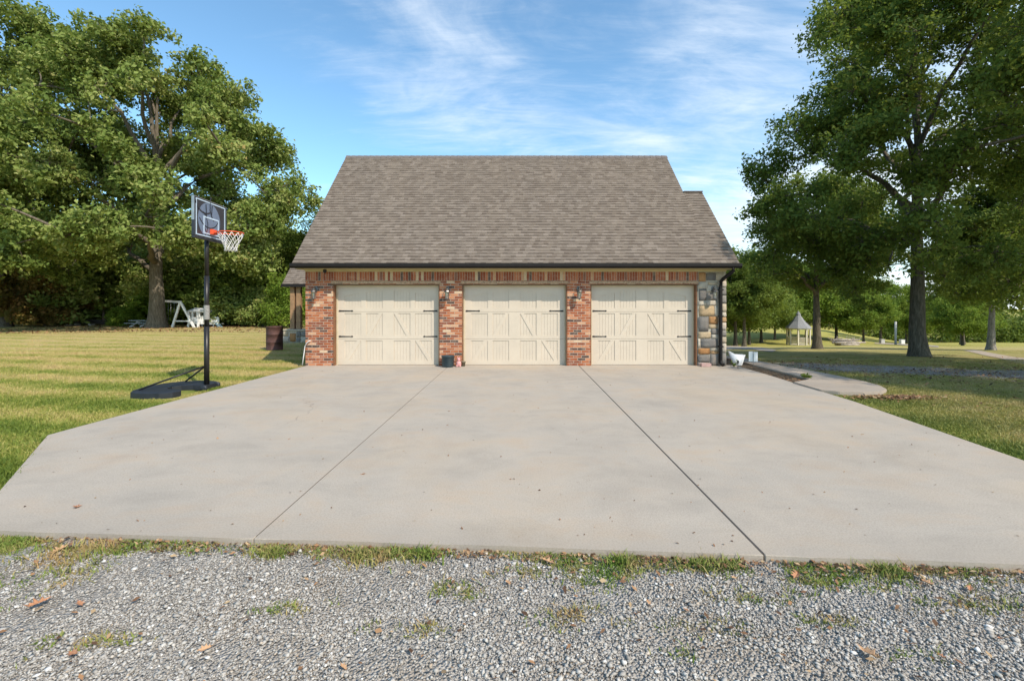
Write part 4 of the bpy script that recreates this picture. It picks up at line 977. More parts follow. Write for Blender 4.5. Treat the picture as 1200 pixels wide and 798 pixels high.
# loose paving brick at the stone pier
bm = bmesh.new(); box(bm, -.13, .13, -.05, .05, 0, .085); o = bm_obj('loose_block', bm, plain('pinkish_brick', (.42, .27, .24), .9, var=.3, scale=20), bevel=.008); o.location = (5.09, 12.33, .001); tag(o, 'loose pinkish brick lying at the foot of the stone pier', 'brick')

# white bucket/planter & small signs in the bed
def frm(px, Y): return (px - CX) / F * Y
bm = bmesh.new()   # scoop-shaped white planter
pf = [(.0, 0), (.09, 0), (.10, .02), (.17, .27), (.155, .27), (.085, .03)]
n = 24; rings = []
for r_, z in pf:
    rings.append([bm.verts.new((r_ * 1.15 * math.cos(2 * math.pi * i / n), r_ * .9 * math.sin(2 * math.pi * i / n), z + (0.10 * max(0, -math.cos(2 * math.pi * i / n)) ** 2 + .02 if z > .2 else 0))) for i in range(n)])
    for v, i in zip(rings[-1], range(n)):
        if z > .2 and math.cos(2 * math.pi * i / n) < 0: v.co.x *= 1.35
for A, B in zip(rings, rings[1:]):
    for i in range(n): bm.faces.new((A[i], A[(i + 1) % n], B[(i + 1) % n], B[i]))
o = bm_obj('white_planter', bm, M_white, smooth=True); Yp = 12.55; o.location = (frm(864.5, Yp), Yp, .0); tag(o, 'white scoop-shaped plastic planter in the bed beside the stone corner', 'planter')
SG = thing('yard_sign', 'pair of small white yard signs on one metal stake in the bed', 'yard sign', (frm(882.5, 11.9), 11.9, -.01))
bm = bmesh.new(); tube(bm, [(0, 0, -.05), (0, 0, .46)], .007, 6); bm_obj('stake', bm, M_steel, SG)
for x0, dz in ((-.115, .01), (.012, 0)):
    bm = bmesh.new(); box(bm, x0, x0 + .10, -.012, -.006, .19 + dz, .44 + dz); bm_obj('sign_panel', bm, M_wsign, SG, bevel=.002)
bm = bmesh.new(); tube(bm, [(0, 0, -.05), (0, 0, .2)], .008, 6); box(bm, -.02, .02, -.008, .008, .14, .21); o = bm_obj('garden_stake', bm, M_black); o.location = (frm(864.8, 12.0), 12.0, -.01); tag(o, 'short dark stake in the bed just before the white planter', 'stake')

# ------------------------------------------------------------------ play set, table, boards behind the lawn
def at(px, py): 
    x, y, z = ground_at(px, py); return x, y, z
px_, py_, pz_ = at(215, 384)
SW = thing('swing_set', 'white timber A-frame swing set beside the big oak trunk', 'swing set', (px_, py_, pz_))
s = py_ / F     # metres per pixel of the photograph at that depth
def w(px, py, dy=0): return ((px - CX) / F * (py_ + dy) - px_, dy, CAMZ - (py - HY) / F * (py_ + dy) - pz_)
def wl(a, b, th=.11): 
    bm = bmesh.new(); beam(bm, a, b, th); return bm
bm_obj('top_beam', wl(w(211.5, 354), w(186, 352.5, 2.2), .14), M_white, SW)
for a, b in (((202, 383.5), (211, 355)), ((228, 384.5), (211.8, 354.5))): bm_obj('leg', wl(w(*a), w(*b), .12), M_white, SW)
for a, b in (((196, 382.5), (188, 355)), ((173, 380.5), (186, 353.5))): bm_obj('leg', wl(w(*a, 2.2), w(*b, 2.2), .12), M_white, SW)
bm_obj('cross_bar', wl(w(206, 376.3), w(223, 376.3), .07), M_white, SW)
for x in (197, 200, 204, 207):
    bm = bmesh.new(); tube(bm, [w(x, 354, 1.0 if x > 202 else 1.6), w(x + .3, 374, 1.0 if x > 202 else 1.6)], .012, 5); bm_obj('swing_chain', bm, M_steel, SW)
for x0, d in ((197, 1.6), (204, 1.0)):
    bm = bmesh.new(); a = w(x0 - .3, 374, d); b = w(x0 + 3.6, 374, d); box(bm, a[0], b[0], d - .12, d + .12, a[2] - .02, a[2] + .02); bm_obj('swing_seat', bm, M_plas, SW)
PH = thing('playhouse', 'white toy playhouse with open windows and a blue slide at the tree line', 'playhouse', (px_, py_ + .5, pz_))
def W2(px, py, dy=0): return ((px - 215) * s, dy, (384 - py) * s)
X0, X1, X2 = W2(214.5, 0)[0], W2(229, 0)[0], W2(238.5, 0)[0]
Z = lambda py: (384.3 - py) * s
def wallwin(bm, xa, ya, xb, yb, za, zb, wins, th=.05):
    """wall with rectangular openings, wins: (f0,f1,z0,z1)"""
    A = Vector((xa, ya, 0)); B = Vector((xb, yb, 0)); D = B - A
    def seg(f0, f1, z0, z1):
        if f1 - f0 < 1e-4 or z1 - z0 < 1e-4: return
        p, q = A + D * f0, A + D * f1; beam(bm, (p.x, p.y, (z0 + z1) / 2), (q.x, q.y, (z0 + z1) / 2), th, z1 - z0)
    f = 0
    for f0, f1, z0, z1 in wins:
        seg(f, f0, za, zb); seg(f0, f1, za, z0); seg(f0, f1, z1, zb); f = f1
    seg(f, 1, za, zb)
bm = bmesh.new()
wallwin(bm, X0, 0, X1, -.25, Z(380.5), Z(365), [(.10, .38, Z(372.3), Z(366.2)), (.55, .90, Z(372.3), Z(366.2))])
wallwin(bm, X1, -.25, X2, .75, Z(380.5), Z(365), [(.12, .42, Z(371), Z(366.5)), (.58, .88, Z(371.5), Z(367))])
wallwin(bm, X0, 0, X0 + .35, 1.1, Z(380.5), Z(365), []); wallwin(bm, X0 + .35, 1.1, X2, .8, Z(380.5), Z(365), [(.15, .85, Z(374), Z(366))])
body = bm_obj('body', bm, M_white, PH)
bm = bmesh.new()
rv = [bm.verts.new(p) for p in ((X0 - .08, -.08, Z(365.2)), (X1 + .02, -.34, Z(365.2)), (X2 + .1, .78, Z(365.2)), (X0 + .3, 1.2, Z(365.2)), (X0 + .25, .4, Z(361.3)), (X1 + .22, .2, Z(361.3)))]
for f in ((0, 1, 5, 4), (1, 2, 5), (2, 3, 4, 5), (3, 0, 4), (3, 2, 1, 0)): bm.faces.new([rv[i] for i in f])
bm_obj('roof', bm, M_white, PH)
for x, y in ((X0 + .03, 0.02), (X1, -.2), (X2 - .02, .7), (X0 + .35, 1.05)):
    bm = bmesh.new(); box(bm, x - .06, x + .06, y - .06, y + .06, -.1, Z(380.4)); bm_obj('leg', bm, M_white, PH)
bm = bmesh.new(); xa, xb = W2(238, 0)[0], W2(248.5, 0)[0]
for i in range(7): x = xa + (xb - xa) * i / 6.3; box(bm, x, x + .08, .2, .24, Z(380.5), Z(372.4))
box(bm, xa, xb, .19, .25, Z(373), Z(372)); box(bm, xa, xb, .2, .9, Z(381), Z(380.2)); box(bm, xb - .08, xb, .2, .28, -.1, Z(372)); box(bm, xb - .3, xb, .18, .2, Z(381), Z(373)); bm_obj('deck', bm, M_white, PH)
bm = bmesh.new(); P0, P1 = W2(246, 378.5), W2(253.5, 385.3); P0, P1 = Vector(P0) + Vector((0, .2, 0)), Vector(P1) + Vector((.1, -.1, .03))
sd = []
for i in range(9):
    f = i / 8; p = P0.lerp(P1, f); p.z = P1.z + (P0.z - P1.z) * (1 - f) ** 1.25
    sd.append([bm.verts.new((p.x + a, p.y - b, p.z + c)) for a, b, c in ((.02, .25, .10), (.0, .22, 0), (.0, -.1, 0), (.02, -.13, .10))])
for A, B in zip(sd, sd[1:]):
    for i in range(3): bm.faces.new((A[i], A[i + 1], B[i + 1], B[i]))
bmesh.ops.solidify(bm, geom=bm.faces[:], thickness=.03); bm_obj('slide', bm, M_blue, PH)

x, y, z = at(167, 383)
PT = thing('picnic_table', 'grey picnic table half hidden behind the oak trunk', 'picnic table', (x, y, z)); ss = y / F
bm = bmesh.new()
for i in range(5): box(bm, -12 * ss, 12 * ss, -.35 + i * .145, -.22 + i * .145, 7.0 * ss, 7.0 * ss + .05)
M_grey = plain('grey_weathered_timber', (.34, .36, .38), .7, var=.15); bm_obj('tabletop', bm, M_grey, PT)
for yy in (-.75, .6): bm = bmesh.new(); box(bm, -12 * ss, 12 * ss, yy, yy + .25, 4.3 * ss, 4.3 * ss + .04); bm_obj('bench', bm, M_grey, PT)
for xx in (-8, 4):
    for dx in (1, -1): bm = bmesh.new(); beam(bm, (xx * ss - dx * .0, -.55 * dx, 0), (xx * ss + .22, .15 * dx, 7 * ss), .09); bm_obj('leg', bm, M_white, PT)

x, y, z = at(106, 381.5); ss = y / F
LP = thing('board_stack', 'low stack of dark boards on pale blocks in front of the dark undergrowth', 'board stack', (x, y, z))
for i, (xa, xb) in enumerate(((-28, -20), (-17, -13.5), (0, 3), (24, 28))): bm = bmesh.new(); box(bm, xa * ss, xb * ss, -.2, .2, -.05, (3.0 + (i % 2) * 2) * ss); bm_obj('support_block', bm, M_block, LP, bevel=.02)
for i in range(5):
    bm = bmesh.new(); a = rnd.uniform(-24, -18) * ss; b = rnd.uniform(20, 28) * ss; zz = (2.6 + i * 1.0) * ss; beam(bm, (a, rnd.uniform(-.25, .2), zz + .05), (b, rnd.uniform(-.2, .25), zz - .02), .22, .045); bm_obj('board', bm, M_dboard, LP)
x, y, z = at(5, 382); bm = bmesh.new(); box(bm, -.05, .05, -.05, .05, -.1, .62); v = lathe(bm, [(.07, .62), (.02, .68)], 4); o = bm_obj('marker_post', bm, M_white); o.location = (x, y, z); tag(o, 'short white marker post at the foot of the leftmost trunk', 'post')

# gazebo ---------------------------------------------------------------
x, y, z = at(935.5, 405); ss = y / F
GZ = thing('gazebo', 'small octagonal gazebo with a grey peaked roof on the far lawn', 'gazebo', (x, y, z), R(12)); Rg = 11.5 * ss
bm = bmesh.new(); lathe(bm, [(Rg * 1.05, -.2), (Rg * 1.05, .12)], 8); bm_obj('floor', bm, M_gazw, GZ)
for k in range(8):
    a = 2 * math.pi * k / 8; bm = bmesh.new(); beam(bm, (Rg * math.cos(a), Rg * math.sin(a), .12), (Rg * math.cos(a), Rg * math.sin(a), 20 * ss), .13); bm_obj('post', bm, M_gazw, GZ)
    if k != 6:
        b = a + math.pi / 4; bm = bmesh.new()
        for zz in (.3, .9): beam(bm, (Rg * math.cos(a), Rg * math.sin(a), zz), (Rg * math.cos(b), Rg * math.sin(b), zz), .06)
        for q in range(1, 9): f = q / 9; X_, Y_ = Rg * (math.cos(a) * (1 - f) + math.cos(b) * f), Rg * (math.sin(a) * (1 - f) + math.sin(b) * f); beam(bm, (X_, Y_, .3), (X_, Y_, .9), .035)
        bm_obj('railing', bm, M_gazw, GZ)
bm = bmesh.new(); lathe(bm, [(Rg * 1.12, 19.2 * ss), (Rg * 1.12, 21 * ss)], 8); bm_obj('eave_board', bm, M_gazw, GZ)
bm = bmesh.new(); lathe(bm, [(Rg * 1.22, 20.6 * ss), (Rg * .62, 28 * ss), (Rg * .22, 35 * ss), (Rg * .20, 37 * ss), (Rg * .02, 40.5 * ss)], 8); bm_obj('roof', bm, M_gazr, GZ)

# brush pile, pole, boxes
x, y, z = at(988, 405); ss = y / F
BP = thing('log_pile', 'heap of pale weathered logs and brush on the far lawn right of the gazebo', 'log pile', (x, y, z))
for i in range(16):
    bm = bmesh.new(); a = rnd.uniform(-1.4, .4); L_ = rnd.uniform(1.0, 2.2); zz = .12 + (i // 6) * .2; yy = rnd.uniform(-.5, .4); r_ = rnd.uniform(.08, .17)
    tube(bm, [(a, yy, zz), (a + L_ * .5, yy + rnd.uniform(-.1, .1), zz + rnd.uniform(-.03, .1)), (a + L_, yy + rnd.uniform(-.3, .3), zz + rnd.uniform(-.1, .1))], [r_, r_ * .9, r_ * .7], 8); bm_obj('log', bm, M_log, BP)
bm = bmesh.new()
for i in range(60):
    a = rnd.uniform(-1.2, 1.4); tube(bm, [(a, rnd.uniform(-.4, .4), .3), (a + rnd.uniform(-.5, .5), rnd.uniform(-.5, .5), rnd.uniform(.5, 1.0))], .015, 4)
bm_obj('brushwood', bm, M_log, BP)
x, y, z = at(1049.5, 404); bm = bmesh.new(); tube(bm, [(0, 0, -.3), (0, 0, 27 * y / F)], .11, 8); o = bm_obj('utility_pole', bm, M_block); o.location = (x, y, z); tag(o, 'slim pale metal pole standing on the far field beside the road', 'pole')
for px, py, hh, lab in ((1033.5, 402.5, 4.5, 'pale utility box on the far field left of the slim pole'), (1057, 403, 4.5, 'white utility box on the far field right of the slim pole')):
    x, y, z = at(px, py); bm = bmesh.new(); box(bm, -.25, .25, -.2, .2, -.1, hh * y / F); box(bm, -.28, .28, -.23, .23, hh * y / F, hh * y / F + .05); o = bm_obj('utility_box', bm, M_block if px < 1040 else M_white, bevel=.02); o.location = (x, y, z); tag(o, lab, 'utility box')

# ------------------------------------------------------------------ trees
def rot_leaves(P, Nn, size, aspect, seed):
    r = np.random.default_rng(seed); n = len(P)
    t = r.normal(size=(n, 3)); Nn = Nn / np.linalg.norm(Nn, axis=1, keepdims=True)
    t -= Nn * np.sum(t * Nn, 1, keepdims=True); t /= np.linalg.norm(t, axis=1, keepdims=True) + 1e-9
    b = np.cross(Nn, t); L = (size * r.uniform(.5, 1.4, n))[:, None]
    V = np.stack([P - t * L * .5, P + b * L * aspect * .5 + t * L * .08 + Nn * L * .08, P + t * L * .5 - Nn * L * .10, P - b * L * aspect * .5 + t * L * .08 + Nn * L * .08], 1)
    k = 4 * np.arange(n)[:, None]
    return V.reshape(-1, 3), np.concatenate([k + [[0, 1, 2]], k + [[0, 2, 3]]])
def unit(v): return v / (np.linalg.norm(v, axis=-1, keepdims=True) + 1e-9)
class Tubes:
    def __init__(s): s.V, s.F, s.n = [], [], 0
    def add(s, P, rad, k=6):
        P = np.asarray(P, float); rad = np.asarray(rad, float)
        D = np.gradient(P, axis=0); D = unit(D)
        ref = np.array([0.3, 0.2, 1.0]); ref = np.where(np.abs(D @ unit(ref))[:, None] > .93, np.array([1, .2, 0.]), ref)
        S = unit(np.cross(D, ref)); T = np.cross(D, S); a = np.linspace(0, 2 * math.pi, k, endpoint=False)
        V = P[:, None] + (S[:, None] * np.cos(a)[None, :, None] + T[:, None] * np.sin(a)[None, :, None]) * rad[:, None, None]
        m = len(P); I = np.arange(m * k).reshape(m, k) + s.n; J = np.roll(I, -1, 1)
        s.F.append(np.stack([I[:-1], J[:-1], J[1:], I[1:]], -1).reshape(-1, 4)); s.V.append(V.reshape(-1, 3)); s.n += m * k
def tree(name, label, loc, Ht, env, trunk_r, seed, nclust, leafmat, barkmat, subs=12, leaves=34, lsize=.2, aspect=.55, crad=1.1, nlimb=11, fork=.28, group=None, zb=.12, lean=(0, 0), cat='tree', rz=0, sub_r=.27, gap=0.62, limb_dirs=None, lobe=.115, force=()):
    """env(zn, az) -> crown radius at relative height zn (0..1 of Ht)"""
    r = np.random.default_rng(seed); T = Tubes()
    # trunk with flare
    nt = 14; zt = np.linspace(0, Ht * .80, nt); wob = np.cumsum(r.normal(0, .018 * Ht / nt, (nt, 2)), 0) * 1.2
    TP = np.stack([wob[:, 0] + lean[0] * zt / Ht, wob[:, 1] + lean[1] * zt / Ht, zt], -1); TP[0, :2] = 0; TP[0, 2] = -.3
    f = zt / (Ht * .8); rad = trunk_r * (1 - .88 * f ** .8); rad[0] *= 1.45
    zi = np.concatenate([[-.3, 0, .12, .35, .8], zt[1:]]); zi = np.unique(zi)
    TPx = np.interp(zi, TP[:, 2], TP[:, 0]); TPy = np.interp(zi, TP[:, 2], TP[:, 1]); rr = np.interp(zi, zt, trunk_r * (1 - .88 * f ** .8)) * (1 + .45 * np.exp(-np.clip(zi, 0, 9) / (.9 * trunk_r + .05)))
    T.add(np.stack([TPx, TPy, zi], -1), rr, 14)
    # limbs
    limbs = []
    tp = lambda z: np.array([np.interp(z, TP[:, 2], TP[:, 0]), np.interp(z, TP[:, 2], TP[:, 1]), z])
    for i in range(nlimb):
        g = i / (nlimb - 1); z0 = Ht * (fork + (.62 - fork) * g); az = i * 2.399 + r.uniform(-.3, .3) + seed
        if limb_dirs and i < len(limb_dirs): az, z0 = limb_dirs[i][0], limb_dirs[i][1]
        zn1 = min(.93, z0 / Ht + .10 + .26 * g + r.uniform(0, .10)); Rm = env(zn1, az) * r.uniform(.72, .9)
        p0 = tp(z0); p3 = tp(min(zn1 * Ht, Ht * .79)) * [1, 1, 0] + np.array([math.cos(az) * Rm, math.sin(az) * Rm, zn1 * Ht])
        mid = (p0 + p3) / 2 + np.array([0, 0, r.uniform(.02, .09) * Ht]) + r.normal(0, .03 * Ht, 3)
        t = np.linspace(0, 1, 9)[:, None]; L = (1 - t) ** 2 * p0 + 2 * t * (1 - t) * mid + t ** 2 * p3
        L[1:-1] += np.cumsum(r.normal(0, .010 * Ht, (7, 3)), 0) * [1, 1, .8]; L[-1] = p3 + (L[-2] - ((1 - t[-2]) ** 2 * p0 + 2 * t[-2] * (1 - t[-2]) * mid + t[-2] ** 2 * p3))
        r0 = trunk_r * r.uniform(.34, .5) * (1 - .45 * g); T.add(L, r0 * (1 - .85 * t[:, 0]), 8); limbs.append((L, r0))
    LPt = np.concatenate([l[2:] for l, _ in limbs] + [np.array([tp(z) for z in np.linspace(Ht * .45, Ht * .78, 7)])])
    # cluster centres inside the envelope, shell-biased, kept apart
    C = [l[-1] for l, _ in limbs] + [l[6] + r.normal(0, .3 * crad, 3) for l, _ in limbs]; tries = 0; dmin = gap * crad
    M = max(10, nclust // 11); lz = r.uniform(zb, .93, M); la = r.uniform(0, 2 * math.pi, M) ; lq = r.random(M) ** .4
    lr = np.array([env(z_, a_) for z_, a_ in zip(lz, la)]) * lq * .93
    LB = np.stack([np.cos(la) * lr, np.sin(la) * lr, lz * Ht], -1); LR = Ht * lobe * r.uniform(.7, 1.25, M)
    for fx, fy_, fz, fr in force:      # boughs at known places
        LB = np.vstack([LB, [[fx, fy_, fz]]]); LR = np.append(LR, fr); m_ = 0
        for _ in range(60):
            c = np.array([fx, fy_, fz]) + unit(r.normal(size=3)) * r.random() ** .4 * max(fr - crad * .5, .1) * [1, 1, .8]
            if C and np.min(np.sum((np.array(C) - c) ** 2, 1)) < dmin * dmin: continue
            C.append(c); m_ += 1
            if m_ > 9: break
    while len(C) < nclust and tries < nclust * 60:
        tries += 1; zn = r.uniform(zb, .97); az = r.uniform(0, 2 * math.pi); R_ = env(zn, az)
        if R_ <= .05: continue
        if r.random() > (R_ / (max(env(.45, az), env(.3, az), .1))) ** 1.2 + .12: continue
        q = r.random() ** .42 * R_ * (1 + .10 * math.sin(3 * az + seed + 9 * zn) + .08 * math.sin(7 * az + 13 * zn))
        c = np.array([math.cos(az) * q + lean[0] * zn, math.sin(az) * q + lean[1] * zn, zn * Ht])
        if np.min(np.linalg.norm((LB - c) * [1, 1, 1.25], axis=1) / LR) > 1.0 and r.random() > .06: continue
        if C and np.min(np.sum((np.array(C) - c) ** 2, 1)) < dmin * dmin: continue
        C.append(c)
    C = np.array(C); PP, NN, VV = [], [], []
    ctr = np.array([0, 0, Ht * .45])
    C = C[np.argsort([np.min(np.linalg.norm(LPt - c, axis=1)) for c in C])]
    for c in C:
        d = np.linalg.norm(LPt - c, axis=1) + .5 * np.maximum(0, LPt[:, 2] - c[2]); q = LPt[np.argmin(d)]
        t = np.linspace(0, 1, 5)[:, None]; mid = (q + c) / 2 + r.normal(0, .12 * np.linalg.norm(c - q) + .02, 3) + [0, 0, .08 * np.linalg.norm(c - q)]
        B = (1 - t) ** 2 * q + 2 * t * (1 - t) * mid + t ** 2 * c; ln = np.linalg.norm(c - q)
        T.add(B, (.012 + .018 * ln) * trunk_r / .45 * (1 - .75 * t[:, 0]) + .004, 5)
        LPt = np.vstack([LPt, B[2:4]])
        rc = crad * r.uniform(.65, 1.2)
        S = unit(r.normal(size=(subs, 3))) * (r.random((subs, 1)) ** .45) * rc * [1, 1, .82]; 
        for s_ in S:
            T.add(np.array([c + s_ * .0, c + s_ * .5 + r.normal(0, .04, 3), c + s_]), [.012, .009, .004], 3)
        m = leaves; base = np.repeat(c + S, m, 0); off = r.normal(0, sub_r, (subs * m, 3)) * [1, 1, .78]
        PP.append(base + off); out = unit(c - ctr)
        NN.append(unit(r.normal(size=(subs * m, 3))) * .95 + np.array([0, 0, .42]) + out * .35 + unit(off) * .25)
        VV.append(np.clip(np.repeat(r.normal(.45, .11, subs), m) + r.normal(0, .19, subs * m) + r.normal(0, .07), 0, .999))
    P, Nn, va = map(np.concatenate, (PP, NN, VV))
    k = P[:, 2] > .15; P, Nn, va = P[k], Nn[k], va[k]
    root = thing(name, label, cat, loc, rz, group)
    np_mesh('trunk', np.concatenate(T.V), np.concatenate(T.F), barkmat, None, root, smooth=True)
    V, Fc = rot_leaves(P, Nn, np.full(len(P), lsize), aspect, seed + 5)
    np_mesh('crown', V, Fc, leafmat, {'var': np.repeat(va, 4)}, root)
    return root
def place(src, label, px, Y, sc=1.0, rz=0.0, group=None, x=None, mat=None, dz=0, sx=1.0):
    c = copy_tree(src); X_ = frm(px, Y) if x is None else x
    c.location = (X_, Y, float(H(X_, Y)) - .05 + dz); c.rotation_euler = (0, 0, rz); c.scale = (sc * sx, sc * sx, sc)
    c['label'] = label
    if 'group' in c.keys(): del c['group']
    if group: c['group'] = group
    if mat:
        for ch in c.children:
            if ch.name.startswith('crown'): ch.data = matmesh(ch.data, mat)
    return c
_mm = {}
def matmesh(me, mat):
    k = (me.name, mat.name)
    if k not in _mm: m = me.copy(); m.materials.clear(); m.materials.append(mat); _mm[k] = m
    return _mm[k]

def dome(Rx, lo=.12, full=.35, top=1.0, p=.55):
    def e(z, az):
        if z < lo or z > top: return 0
        if z < full: return Rx * (.62 + .38 * math.sin((z - lo) / (full - lo) * math.pi / 2))
        return Rx * max(0, 1 - ((z - full) / (top - full)) ** 2.0) ** p
    return e
# the big lit oak on the left and its neighbour
def boughs(pxt, Yt, zb_, lst):
    return [((px - pxt) / F * Yt, dy, CAMZ - (py - HY) / F * Yt - zb_, r_) for px, py, r_, dy in lst]
def envL(z, az):
    d = math.cos(az + R(48)) * .5 + .5           # low boughs on the wood side; crown raised sunward so light reaches play set
    return dome(10.0, .12 + .15 * d, .40, 1.0, .62)(z, az) * (1 + .07 * math.sin(5 * az + 8 * z))
ox, oy = frm(184, 33.5), 33.5
tree('oak_tree', 'huge spreading oak with sunlit crown whose thick trunk stands beside the white swing set', (ox, oy, float(H(ox, oy)) - .05), 20.6, envL, .55, 3, 330, M_leaf_oak, M_bark,
     force=boughs(184, 33.5, -.05, [(324, 238, 1.5, 0), (312, 262, 1.4, -2), (304, 165, 1.5, 1), (282, 190, 1.5, -3), (250, 125, 1.5, 0), (262, 145, 1.4, 2), (212, 88, 1.5, 1), (158, 62, 1.1, 0), (108, 68, 1.6, 0), (70, 48, 1.6, 1), (300, 300, 1.5, -1), (262, 285, 1.4, -4), (75, 290, 1.6, -6), (130, 312, 1.4, -7), (105, 325, 1.2, -7.5), (200, 290, 1.5, -7)]),
     subs=14, leaves=34, lsize=.26, aspect=.60, crad=1.15, nlimb=17, fork=.20, zb=.15, gap=.70, sub_r=.24, lobe=.085)
x2_, y2_ = frm(3, 34.5), 34.5
t2 = tree('oak_tree', 'tall oak at the left edge with grey trunk beside the white marker post', (x2_, y2_, float(H(x2_, y2_)) - .05), 22.8, dome(9.0, .15, .42, 1.0, .6), .46, 8, 290, M_leaf_oak, M_bark,
     force=boughs(3, 34.5, -.05, [(60, 42, 1.5, -1), (30, 22, 1.4, 0), (85, 95, 1.5, -2), (20, 300, 1.5, -5), (60, 330, 1.1, -6), (95, 230, 1.5, -6), (110, 180, 1.4, -5)]),
     subs=14, leaves=30, lsize=.27, aspect=.60, crad=1.25, nlimb=14, fork=.20, zb=.15, gap=.70, sub_r=.25, lobe=.085)

# the dark oaks on the right
ax, ay = frm(1078, 16.6), 16.6
def envA(z, az):
    lf = 0.5 - 0.5 * math.cos(az)   # 1 toward -x
    prof = dome(6.6, .17, .38, 1.0, .72)(z, az)
    left = float(np.interp(z, [.16, .17, .24, .34, .55, .80, .95, 1.0], [0, 1.2, 3.6, 5.7, 3.8, 2.8, 1.6, 0]))
    return prof * (1 - lf) + left * lf
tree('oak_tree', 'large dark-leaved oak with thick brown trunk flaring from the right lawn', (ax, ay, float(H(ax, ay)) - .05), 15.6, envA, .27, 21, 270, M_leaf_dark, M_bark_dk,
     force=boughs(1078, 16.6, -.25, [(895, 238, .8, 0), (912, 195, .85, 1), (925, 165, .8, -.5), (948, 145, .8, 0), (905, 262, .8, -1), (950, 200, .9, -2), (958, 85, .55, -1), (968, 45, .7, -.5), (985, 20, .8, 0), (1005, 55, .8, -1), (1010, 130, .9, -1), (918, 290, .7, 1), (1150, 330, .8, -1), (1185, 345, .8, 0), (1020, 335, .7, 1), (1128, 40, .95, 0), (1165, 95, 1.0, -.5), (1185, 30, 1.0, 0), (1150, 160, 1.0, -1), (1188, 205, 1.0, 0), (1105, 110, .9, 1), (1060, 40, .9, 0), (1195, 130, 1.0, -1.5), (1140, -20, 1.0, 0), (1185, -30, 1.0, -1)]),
     subs=14, leaves=42, lsize=.135, aspect=.55, crad=.80, nlimb=16, fork=.26, zb=.17, gap=.72, sub_r=.155, lobe=.085)
bx2, by2 = 17.2, 7.6
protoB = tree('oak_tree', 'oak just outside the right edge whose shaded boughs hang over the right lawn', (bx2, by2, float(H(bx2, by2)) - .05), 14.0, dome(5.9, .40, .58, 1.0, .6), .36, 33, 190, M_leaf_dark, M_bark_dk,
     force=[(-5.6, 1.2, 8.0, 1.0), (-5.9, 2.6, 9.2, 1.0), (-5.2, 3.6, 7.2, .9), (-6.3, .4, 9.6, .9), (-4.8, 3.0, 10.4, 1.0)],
     subs=14, leaves=40, lsize=.135, aspect=.55, crad=.85, nlimb=14, fork=.26, zb=.34, gap=.66, sub_r=.18)

# lower-poly stock for the middle and far distance
gp_ = None
P1 = tree('oak_tree', 'mid-sized dark oak with forked trunk between the gazebo and the big dark oak', (frm(958, 27.6), 27.6, float(H(frm(958, 27.6), 27.6)) - .05), 10.6, dome(3.7, .34, .55, 1.0, .6), .25, 41, 112, M_leaf_dark, M_bark_dk,
     subs=12, leaves=26, lsize=.19, crad=.85, nlimb=10, fork=.3, zb=.34, gap=.64, sub_r=.22)
P2 = tree('young_tree', 'broad dense tree directly behind the right corner of the garage', (frm(862, 46), 46, float(H(frm(862, 46), 46)) - .05), 9.4, dome(4.2, .27, .45, 1.0, .6), .20, 52, 130, M_leaf_mid, M_bark_dk,
     subs=11, leaves=24, lsize=.25, crad=1.0, nlimb=9, fork=.2, zb=.24, gap=.62, sub_r=.28)
place(P1, 'dark oak with a pale scarred trunk beside the far driveway at right', 1161, 26.5, .80, 2.1, dz=0)
c = bpy.context
# pale trunk of that oak
for o in list(bpy.data.objects):
    if o.get('label', '').startswith('dark oak with a pale scarred'):
        for ch in o.children:
            if ch.name.startswith('trunk'): ch.data = matmesh(ch.data, M_bark_pale); 
row = 'slender trees in a row left of the gazebo'
for i, (px, Y, sc, rz, mt, lab, g) in enumerate((
    (878, 51, .86, 1.0, M_leaf_mid, 'slender tree with straight dark trunk left of the gazebo', row), (892, 56, .92, 2.4, None, 'slender tree with straight dark trunk left of the gazebo', row),
    (908, 60, .80, 3.9, M_leaf_lime, 'yellow-green slender tree nearest the gazebo on its left', None), (945, 62, 1.05, 5.1, M_leaf_lime, 'pale green tree rising behind the gazebo roof', None),
    (1012, 60, .78, .6, M_leaf_lime, 'bright yellow-green tree on the field behind the log pile', None), (1062, 72, .95, 3.0, M_leaf_lime, 'bright green tree directly behind the slim metal pole', None),
    (980, 64, 1.1, 2.2, None, 'dark green tree behind the log pile on its left', None), (1032, 84, 1.15, 4.4, M_leaf_mid, 'dark tree beyond the utility boxes on the far field', None), (1128, 48, .62, 1.9, M_leaf_lime, 'small sunlit tree seen between the large oak trunk and the pale trunk', None))):
    place(P2, lab, px, Y, sc, rz, g, mat=mt)
place(P1, 'dark green oak behind the garage at its right rear corner', 872, 44, .78, 4.0, mat=M_leaf_mid)
place(P1, 'tall thin-crowned oak behind the slender row', 925, 70, 1.1, 1.2)
place(P1, 'shaded oak standing right of the pale trunk at the frame edge', 1215, 24, .95, 3.3)
place(P1, 'round dark oak beyond the far driveway curve', 1128, 62, 1.1, 5.5)
